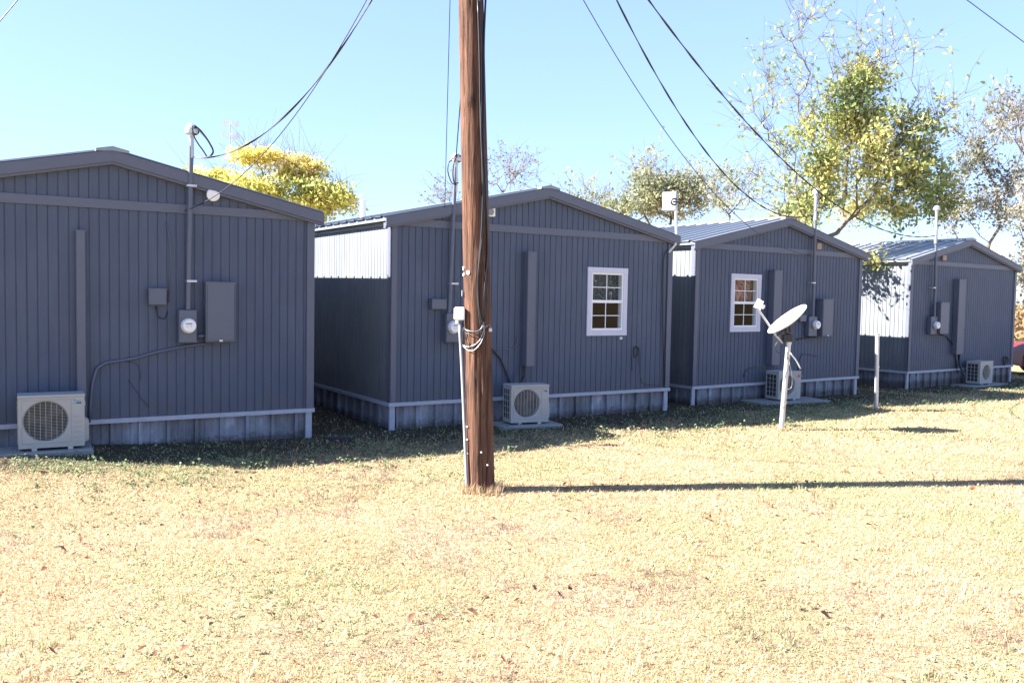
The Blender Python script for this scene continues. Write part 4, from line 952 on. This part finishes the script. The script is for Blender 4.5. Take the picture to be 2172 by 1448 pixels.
# ------------------------------------------------------------------ trees
def leaf_quads(C, size, pal, flat=.0, fold=True):
    n = len(C); u = rng.normal(size=(n, 3)); u[:, 2] -= .25; u /= np.linalg.norm(u, axis=1)[:, None]; w = np.cross(u, rng.normal(size=(n, 3))); w /= np.linalg.norm(w, axis=1)[:, None]+1e-9
    s = size*rng.uniform(.6, 1.35, n); u = u*s[:, None]; w = w*s[:, None]*.27
    V = np.stack([C-u*.5, C+w-u*.05, C+u*.5, C-w-u*.05], 1).reshape(-1, 3); q = np.arange(n)*4
    return V, np.stack([q, q+1, q+2, q+3], 1), np.zeros((0, 3), int), np.repeat(pal, 4, 0)
def tree(name, label, base_pt, fork_h, lobes, n_t, leaf_n, leaf_size, spread, pal_fn, bark='bark', bare=None, seed=1, twig=.006, group='trees behind the cabins', stems=1, pexp=2.3, bare_leaves=2, cat='tree', drop=.75):
    """lobes: list of (centre, radii, weight); bare: further lobes reached by thin twigs only"""
    rn = np.random.default_rng(seed); base_pt = Vector(base_pt)
    root = empty(name, base_pt); tag(root, label, cat, group)
    T = []; kind = []
    wts = np.array([l_[2] for l_ in lobes], float); wts /= wts.sum()
    for k in range(n_t):
        c, r_, _ = lobes[rn.choice(len(lobes), p=wts)]; d = rn.normal(size=3); d /= np.linalg.norm(d); q = rn.random()**.5
        T.append(np.array(c)+d*q*np.array(r_)); kind.append(0)
    if bare:
        for (c, r_, nb) in bare:
            for k in range(nb):
                d = rn.normal(size=3); d /= np.linalg.norm(d); T.append(np.array(c)+d*rn.random()**.4*np.array(r_)); kind.append(1)
    T = np.array(T)-np.array(base_pt); kind = np.array(kind)
    cen = T.mean(0)
    nodes = [np.zeros(3)]; par = [-1]; depth = [0.0]
    # trunk rising with a wander
    steps = 6; topn = np.array([cen[0]*.22, cen[1]*.22, fork_h])
    for k in range(1, steps+1):
        q = k/steps; nodes.append(topn*np.array([q**1.4, q**1.4, q])+rn.normal(0, .03*fork_h*.3, 3)*np.array([1, 1, 0])); par.append(len(nodes)-2); depth.append(depth[-1]+fork_h/steps)
    order = np.argsort(np.linalg.norm(T-nodes[-1], axis=1))
    leafnode = {}
    for ti in order:
        P = np.array(nodes); t = T[ti]; D = np.linalg.norm(P-t, axis=1); cost = D+.38*np.array(depth); cost[:steps-1] += 50
        j = int(np.argmin(cost)); a = P[j]; L_ = D[j]
        ns = max(2, int(L_/.45)); prev = j
        for k in range(1, ns+1):
            q = k/ns; p = a+(t-a)*q; p = p+np.array([0, 0, -.07*L_*math.sin(math.pi*q)])*1.2+rn.normal(0, .035*min(L_, 1.5), 3)*(q < 1)
            nodes.append(p); par.append(prev); depth.append(depth[prev]+L_/ns); prev = len(nodes)-1
        leafnode[prev] = ti
    nn = len(nodes); rad = np.zeros(nn); acc = np.zeros(nn)
    for k in range(nn-1, 0, -1):
        rad[k] = twig if acc[k] == 0 else acc[k]**(1/pexp)
        acc[par[k]] += rad[k]**pexp
    rad[0] = acc[0]**(1/pexp)*1.25
    ch = {}
    for k in range(1, nn): ch.setdefault(par[k], []).append(k)
    m = MB()
    starts = [(0, c) for c in ch.get(0, [])]
    while starts:
        p, c = starts.pop(); P = [nodes[p], nodes[c]]; Rr = [min(rad[p], rad[c]*1.15) if p else rad[p], rad[c]]
        while c in ch:
            kids = sorted(ch[c], key=lambda q: -rad[q])
            for q in kids[1:]: starts.append((c, q))
            c = kids[0]; P.append(nodes[c]); Rr.append(rad[c])
        m.tube(P, Rr, 10 if Rr[0] > .05 else (6 if Rr[0] > .02 else 4), False)
    m.build('trunk', M[bark], root, True)
    # twigs and leaves around every target
    tw = MB(); C = []; 
    for k, ti in leafnode.items():
        p = Vector(nodes[k]); tocen = Vector(nodes[par[k]])
        dirn = (p-tocen).normalized() if (p-tocen).length > 1e-6 else Vector((0, 0, 1))
        if kind[ti] == 0:
            nl = max(3, int(leaf_n*rn.uniform(.4, 1.6)))
            d = rn.normal(0, 1, (nl, 3)); d /= np.linalg.norm(d, axis=1)[:, None]; q = rn.random((nl, 1))**.6*spread*rn.uniform(.7, 1.25)
            C.append(np.array(p)+d*q*np.array([1, 1, drop])); nt_ = 3
        else:
            nt_ = 4
            pass
        for _ in range(nt_):
            e = dirn*.6+Vector(rn.normal(0, .55, 3)); e.z += .2; Lw = spread*rn.uniform(.8, 1.6); mid = p+e*Lw*.5+Vector(rn.normal(0, .04, 3))
            tw.tube([p, mid, p+e*Lw], [twig*.8, twig*.6, twig*.35], 3, False)
            if kind[ti] == 1 and rn.random() < .75*min(1, bare_leaves):
                for _ in range(1+int(2*bare_leaves)): C.append((np.array(p+e*Lw*rn.uniform(.6, 1.))+rn.normal(0, .04, 3))[None])
    tw.build('twigs', M['twig'], root)
    C = np.concatenate(C); pal = pal_fn(C+np.array(base_pt), rn)
    o = mesh_np('crown', *leaf_quads(C, leaf_size, pal), M['leaf'], kind=None); o.parent = root
    return root
def pal_mix(cols, wts, scale=.5, seed=5):
    cols = np.array(cols); wts = np.array(wts)/sum(wts)
    def f(C, rn):
        n_ = fbm(C[:, 0]+C[:, 1]*.7, C[:, 2]*1.2, scale, seed); r_ = np.clip(n_*1.7-.35+rn.normal(0, .16, len(C)), 0, .999); cw = np.cumsum(wts); i = np.minimum(np.searchsorted(cw, r_), len(cols)-1)
        return cols[i]*rn.uniform(.7, 1.25, (len(C), 1))
    return f
def lobe(u, v, Y, ru, rv, ry=None, w=1): 
    p = at(u, v, Y); s = Y/FPX; return (tuple(p), (ru*s, ry or ru*s*.8, rv*s), w)
# the big tree between the third and fourth cabins
Yb = 20.6
b_ = at(1722, 560, Yb); b_.z = gz(0, Yb)
tree('autumn_tree', 'big yellow green tree with bare twigs at its top, rising between the two right cabins', b_, 3.4,
     [lobe(1790, 235, Yb+.6, 65, 85, w=2.6), lobe(1850, 320, Yb+.4, 120, 110, w=4), lobe(1925, 380, Yb+.8, 80, 85, w=3), lobe(1720, 420, Yb, 60, 55, w=1.5), lobe(1850, 440, Yb+1.2, 130, 50, w=2.2), lobe(1830, 170, Yb+.5, 50, 55, w=1.5), lobe(1745, 350, Yb, 55, 60, w=1.2), lobe(1950, 270, Yb+.5, 50, 50, w=.8), lobe(2000, 420, Yb+1, 40, 60, w=.8), lobe(1680, 455, Yb, 50, 30, w=.6), lobe(1700, 300, Yb, 45, 70, w=.5), lobe(1860, 555, Yb-.5, 22, 32, .3, w=.16), ((6.7, 20.0, 3.8), (.5, .5, .45), .3)],
     470, 30, .12, .42, pal_mix([(.18, .25, .09), (.32, .38, .13), (.48, .49, .17), (.60, .56, .20), (.66, .53, .21)], [1.3, 3, 3, 2.4, 1], .9, 5), 'bark2',
     bare=[(at(1700, 130, Yb), (1.1, .8, 1.4), 40), (at(1640, 260, Yb), (.9, .8, 1.3), 36), (at(1870, 100, Yb+.5), (1.3, .8, .9), 30), (at(1640, 390, Yb), (.9, .8, .8), 34), (at(1980, 210, Yb+.5), (.8, .6, .6), 16), (at(1700, 40, Yb), (.5, .5, .4), 10)], seed=3, twig=.0065, bare_leaves=.9, pexp=2.5)
Y2 = 30
b_ = at(600, 600, Y2); b_.z = gz(0, Y2)
tree('golden_tree', 'golden yellow feathery tree showing above the roof of the left edge cabin', b_, 3.0,
     [lobe(450, 385, Y2, 55, 22, w=1.2), lobe(540, 330, Y2, 50, 14, w=1), lobe(640, 360, Y2+.5, 50, 30, w=1.6), lobe(560, 395, Y2, 90, 26, w=2), lobe(690, 410, Y2, 60, 36, w=2), lobe(650, 430, Y2+.6, 80, 40, w=2), lobe(735, 425, Y2, 25, 30, w=.6)],
     230, 55, .15, .56, pal_mix([(.34, .42, .13), (.50, .53, .16), (.70, .66, .22), (.78, .70, .24), (.80, .62, .22)], [.5, 1.8, 3, 3, 1.2], .8, 8), 'bark', seed=8, twig=.008, drop=.42)
Y3 = 42
b_ = at(1095, 600, Y3); b_.z = gz(0, Y3)
tree('bare_tree', 'faint leafless twiggy tree rising right behind the utility pole', b_, 4.5, [lobe(1090, 400, Y3, 60, 30)], 6, 3, .10, .4, pal_mix([(.2, .17, .12), (.3, .25, .16)], [1, 1]), 'bark2',
     bare=[(at(1085, 370, Y3), (1.6, 1.2, 1.2), 60)], seed=12, twig=.009, bare_leaves=2)
b_ = at(935, 600, Y3); b_.z = gz(0, Y3)
tree('bare_tree', 'small faint twiggy treetop left of the utility pole', b_, 3.6, [lobe(935, 420, Y3, 20, 20)], 4, 3, .10, .4, pal_mix([(.2, .17, .12), (.3, .25, .16)], [1, 1]), 'bark2',
     bare=[(at(935, 415, Y3), (.8, .8, .7), 26)], seed=13, twig=.009, bare_leaves=2)
Y4 = 34
b_ = at(1400, 600, Y4); b_.z = gz(0, Y4)
olive = pal_mix([(.27, .29, .17), (.38, .39, .22), (.50, .46, .28), (.54, .48, .33)], [2, 3, 2, 1.4], .8, 9)
tree('olive_green_tree', 'olive green thin leaved tree behind the panel antenna', b_, 3.2,
     [lobe(1385, 405, Y4, 70, 50, w=3), lobe(1450, 420, Y4, 70, 50, w=2.5), lobe(1330, 440, Y4, 60, 30, w=1)], 200, 40, .13, .48, olive, 'bark2',
     bare=[(at(1480, 400, Y4), (1.0, .8, .8), 30), (at(1370, 360, Y4), (.8, .8, .4), 14)], seed=14, twig=.008, bare_leaves=3)
b_ = at(1240, 600, Y4+3); b_.z = gz(0, Y4)
tree('olive_green_tree', 'low sparse olive tree over the right slope of the cabin with the antenna', b_, 2.8, [lobe(1270, 430, Y4+3, 45, 22, w=1), lobe(1215, 425, Y4+3, 30, 15, w=.4)], 36, 22, .12, .4, olive, 'bark2',
     bare=[(at(1250, 410, Y4+3), (1.2, .8, .5), 18)], seed=15, twig=.008, bare_leaves=2)
b_ = at(1560, 600, Y4-3); b_.z = gz(0, Y4)
tree('olive_green_tree', 'sparse twiggy tree left of the big yellow green tree', b_, 2.8, [lobe(1530, 440, Y4-3, 50, 20, w=1)], 22, 16, .11, .4, olive, 'bark2',
     bare=[(at(1560, 400, Y4-3), (1.4, .8, .9), 46)], seed=16, twig=.007, bare_leaves=2)
Y5 = 30
greyol = pal_mix([(.19, .20, .14), (.27, .27, .19), (.37, .34, .26), (.46, .41, .33)], [2, 3, 2, 1.5], .8, 19)
b_ = at(2085, 600, Y5); b_.z = gz(0, Y5)
tree('grey_green_tree', 'grey green tree with dark limbs standing behind the farthest cabin', b_, 3.2,
     [lobe(2075, 330, Y5, 45, 60, w=1.2), lobe(2110, 430, Y5, 70, 60, w=2), lobe(2020, 430, Y5, 45, 70, w=1.3), lobe(2150, 360, Y5, 40, 60, w=1)], 130, 36, .12, .38, greyol, 'bark',
     bare=[(at(2140, 260, Y5), (1.0, .8, 1.1), 50), (at(2060, 270, Y5), (.7, .8, .5), 16)], seed=17, twig=.008, bare_leaves=2)
b_ = at(2190, 640, Y5-3); b_.z = gz(0, Y5)
tree('grey_green_tree', 'dark limbed tree at the right edge of the picture above the red car', b_, 2.4,
     [lobe(2190, 420, Y5-3, 60, 80, w=1), lobe(2170, 560, Y5-3, 30, 60, w=.5)], 70, 30, .12, .36, greyol, 'bark',
     bare=[(at(2170, 240, Y5-3), (.8, .8, 1.0), 36)], seed=18, twig=.008, bare_leaves=2)
# a line of scrub beyond the plots, seen only through the gap at the right and from the side
def scrub():
    C = []; 
    for k in range(260):
        x = rng.uniform(-40, 60); y = 52+rng.uniform(-3, 5)-.05*x; r_ = rng.uniform(.8, 1.7); n_ = 260
        d = rng.normal(size=(n_, 3)); d /= np.linalg.norm(d, axis=1)[:, None]; C.append(np.array([x, y, r_*.8])+d*r_*rng.random((n_, 1))**.4*np.array([1, 1, .8]))
    for k in range(34):
        x = rng.uniform(15, 30); y = rng.uniform(32, 40); r_ = rng.uniform(.5, 1.1); n_ = 300
        d = rng.normal(size=(n_, 3)); d /= np.linalg.norm(d, axis=1)[:, None]; C.append(np.array([x, y, r_*.7])+d*r_*rng.random((n_, 1))**.4*np.array([1, 1, .9]))
    C = np.concatenate(C); pal = pal_mix([(.08, .09, .04), (.16, .15, .07), (.26, .18, .09), (.33, .22, .12)], [2, 2, 2, 2], .3, 4)(C, rng)
    mesh_np('background_scrub', *leaf_quads(C, .28, pal), M['leaf'], label='brown and green scrub along the far side of the lots', cat='scrub')
scrub()

# ------------------------------------------------------------------ cell tower far away
ct = at(489, 600, 320); ctw = empty('cell_tower', (ct.x, 320, 0)); tag(ctw, 'distant thin lattice cell tower above the golden yellow tree', 'cell tower')
topz = at(489, 256, 320).z; m = MB(); s_ = .7
for a in range(3):
    an_ = 2.1*a; m.tube([(math.cos(an_)*s_, math.sin(an_)*s_, 0), (math.cos(an_)*s_*.6, math.sin(an_)*s_*.6, topz)], .09, 5)
k = 0; z = 0
while z < topz-1.5:
    a, b = 2.1*(k % 3), 2.1*((k+1) % 3); m.tube([(math.cos(a)*s_*.85, math.sin(a)*s_*.85, z), (math.cos(b)*s_*.85, math.sin(b)*s_*.85, z+1.5)], .06, 4, False); z += .8; k += 1
m.build('lattice_mast', M['galv'], ctw)
for v, rr in ((262, 2.6), (286, 3.0)):
    z = at(489, v, 320).z; m = MB()
    for a in range(6):
        an_ = 1.05*a; x, y = math.cos(an_)*rr, math.sin(an_)*rr; m.box(x-.25, y-.12, z-1.2, x+.25, y+.12, z+1.2); m.tube([(0, 0, z), (x, y, z)], .07, 4)
    m.build('antenna_array', M['galv'], ctw)
z = at(489, 294, 320).z; m = MB(); m.disc((1.4, -.5, z), (0, -1, 0), .9, 16, .4); m.build('drum_antenna', M['galv'], ctw)

# ------------------------------------------------------------------ red car beyond the farthest cabin (rear towards us)
def car(pos, yaw):
    t = empty('red_car', pos, yaw); tag(t, 'dark red parked car at the right edge beyond the farthest cabin', 'car')
    wd, Lc = .88, 4.6       # half width, length; x across, y forward (away)
    prof = [(-.02, .34), (0, .62), (.03, .88), (.10, .96), (.75, 1.00), (1.35, 1.38), (1.8, 1.43), (2.6, 1.42), (3.35, 1.02), (4.35, .88), (4.55, .68), (4.6, .36)]
    m = MB(); secs = []
    for (y, z) in prof:
        inset = 0 if z < 1.02 else min(.2, (z-1.0)*.5)
        w_ = wd-(.05 if y < .05 or y > 4.5 else 0)
        secs.append([(-w_, y, .28), (-w_-.01, y, .5), (-w_, y, min(z, .92)), (-(w_-inset)+.03, y, z-.02 if z > .5 else z), (-(w_-inset)+.12, y, z), ((w_-inset)-.12, y, z), ((w_-inset)-.03, y, z-.02 if z > .5 else z), (w_, y, min(z, .92)), (w_+.01, y, .5), (w_, y, .28)])
    vv = [p for s in secs for p in s]; ff = []
    for i_ in range(len(secs)-1):
        for k in range(9): ff.append((i_*10+k, i_*10+k+1, (i_+1)*10+k+1, (i_+1)*10+k))
    ff += [tuple(range(10)), tuple((len(secs)-1)*10+k for k in range(10))[::-1]]
    m.add(vv, ff); o = m.build('body', M['carred'], t); smooth_by_angle(o, 30)
    m = MB(); m.quad((-.66, .80, 1.035), (.66, .80, 1.035), (.58, 1.32, 1.372), (-.58, 1.32, 1.372)); m.build('rear_window', M['carglass'], t)
    m = MB(); m.quad((-.58, 2.68, 1.40), (.58, 2.68, 1.40), (.66, 3.28, 1.075), (-.66, 3.28, 1.075)); m.build('windscreen', M['carglass'], t)
    for s in (-1, 1):
        m = MB(); m.poly([(s*(wd-.005), 1.05, 1.0), (s*(wd-.13), 1.45, 1.34), (s*(wd-.14), 2.55, 1.35), (s*(wd-.01), 3.15, 1.0)]); m.build('side_window', M['carglass'], t)
        m = MB(); m.box(s*.62-.2, -.045, .62, s*.62+.2, .03, .82); m.build('tail_light', M['lens'], t)
        for y in (.85, 3.75):
            m = MB(); m.tube([(s*(wd-.2), y, .31), (s*(wd+.015), y, .31)], .31, 24); w_ = m.build('wheel', M['rubber'], t)
            m = MB(); m.tube([(s*(wd-.0), y, .31), (s*(wd+.022), y, .31)], .19, 20); m.build('rim', M['galv'], w_)
    m = MB(); m.bbox(-.86, -.12, .36, .86, -.02, .55, .03); m.build('bumper', M['carred'], t)
    m = MB(); m.box(-.84, -.135, .53, .84, -.12, .57); m.build('bumper_strip', M['chrome'], t)
    m = MB(); m.box(-.26, -.03, .66, .26, -.005, .79); m.build('licence_plate', M['vinyl'], t)
cp = at(2143, 790, 25); car((cp.x+4.53, 25-.78, gz(0, 26)), R(80))
mb = MB(); q = ground(716, 937); mb.bbox(-.16, -.05, -.02, .16, .05, .07, .01); o = mb.build('dark_block', M['dark'], None); o.location = q; o.rotation_euler = (0, 0, .1)
tag(o, 'dark block lying in the shaded grass between the two left cabins', 'block')
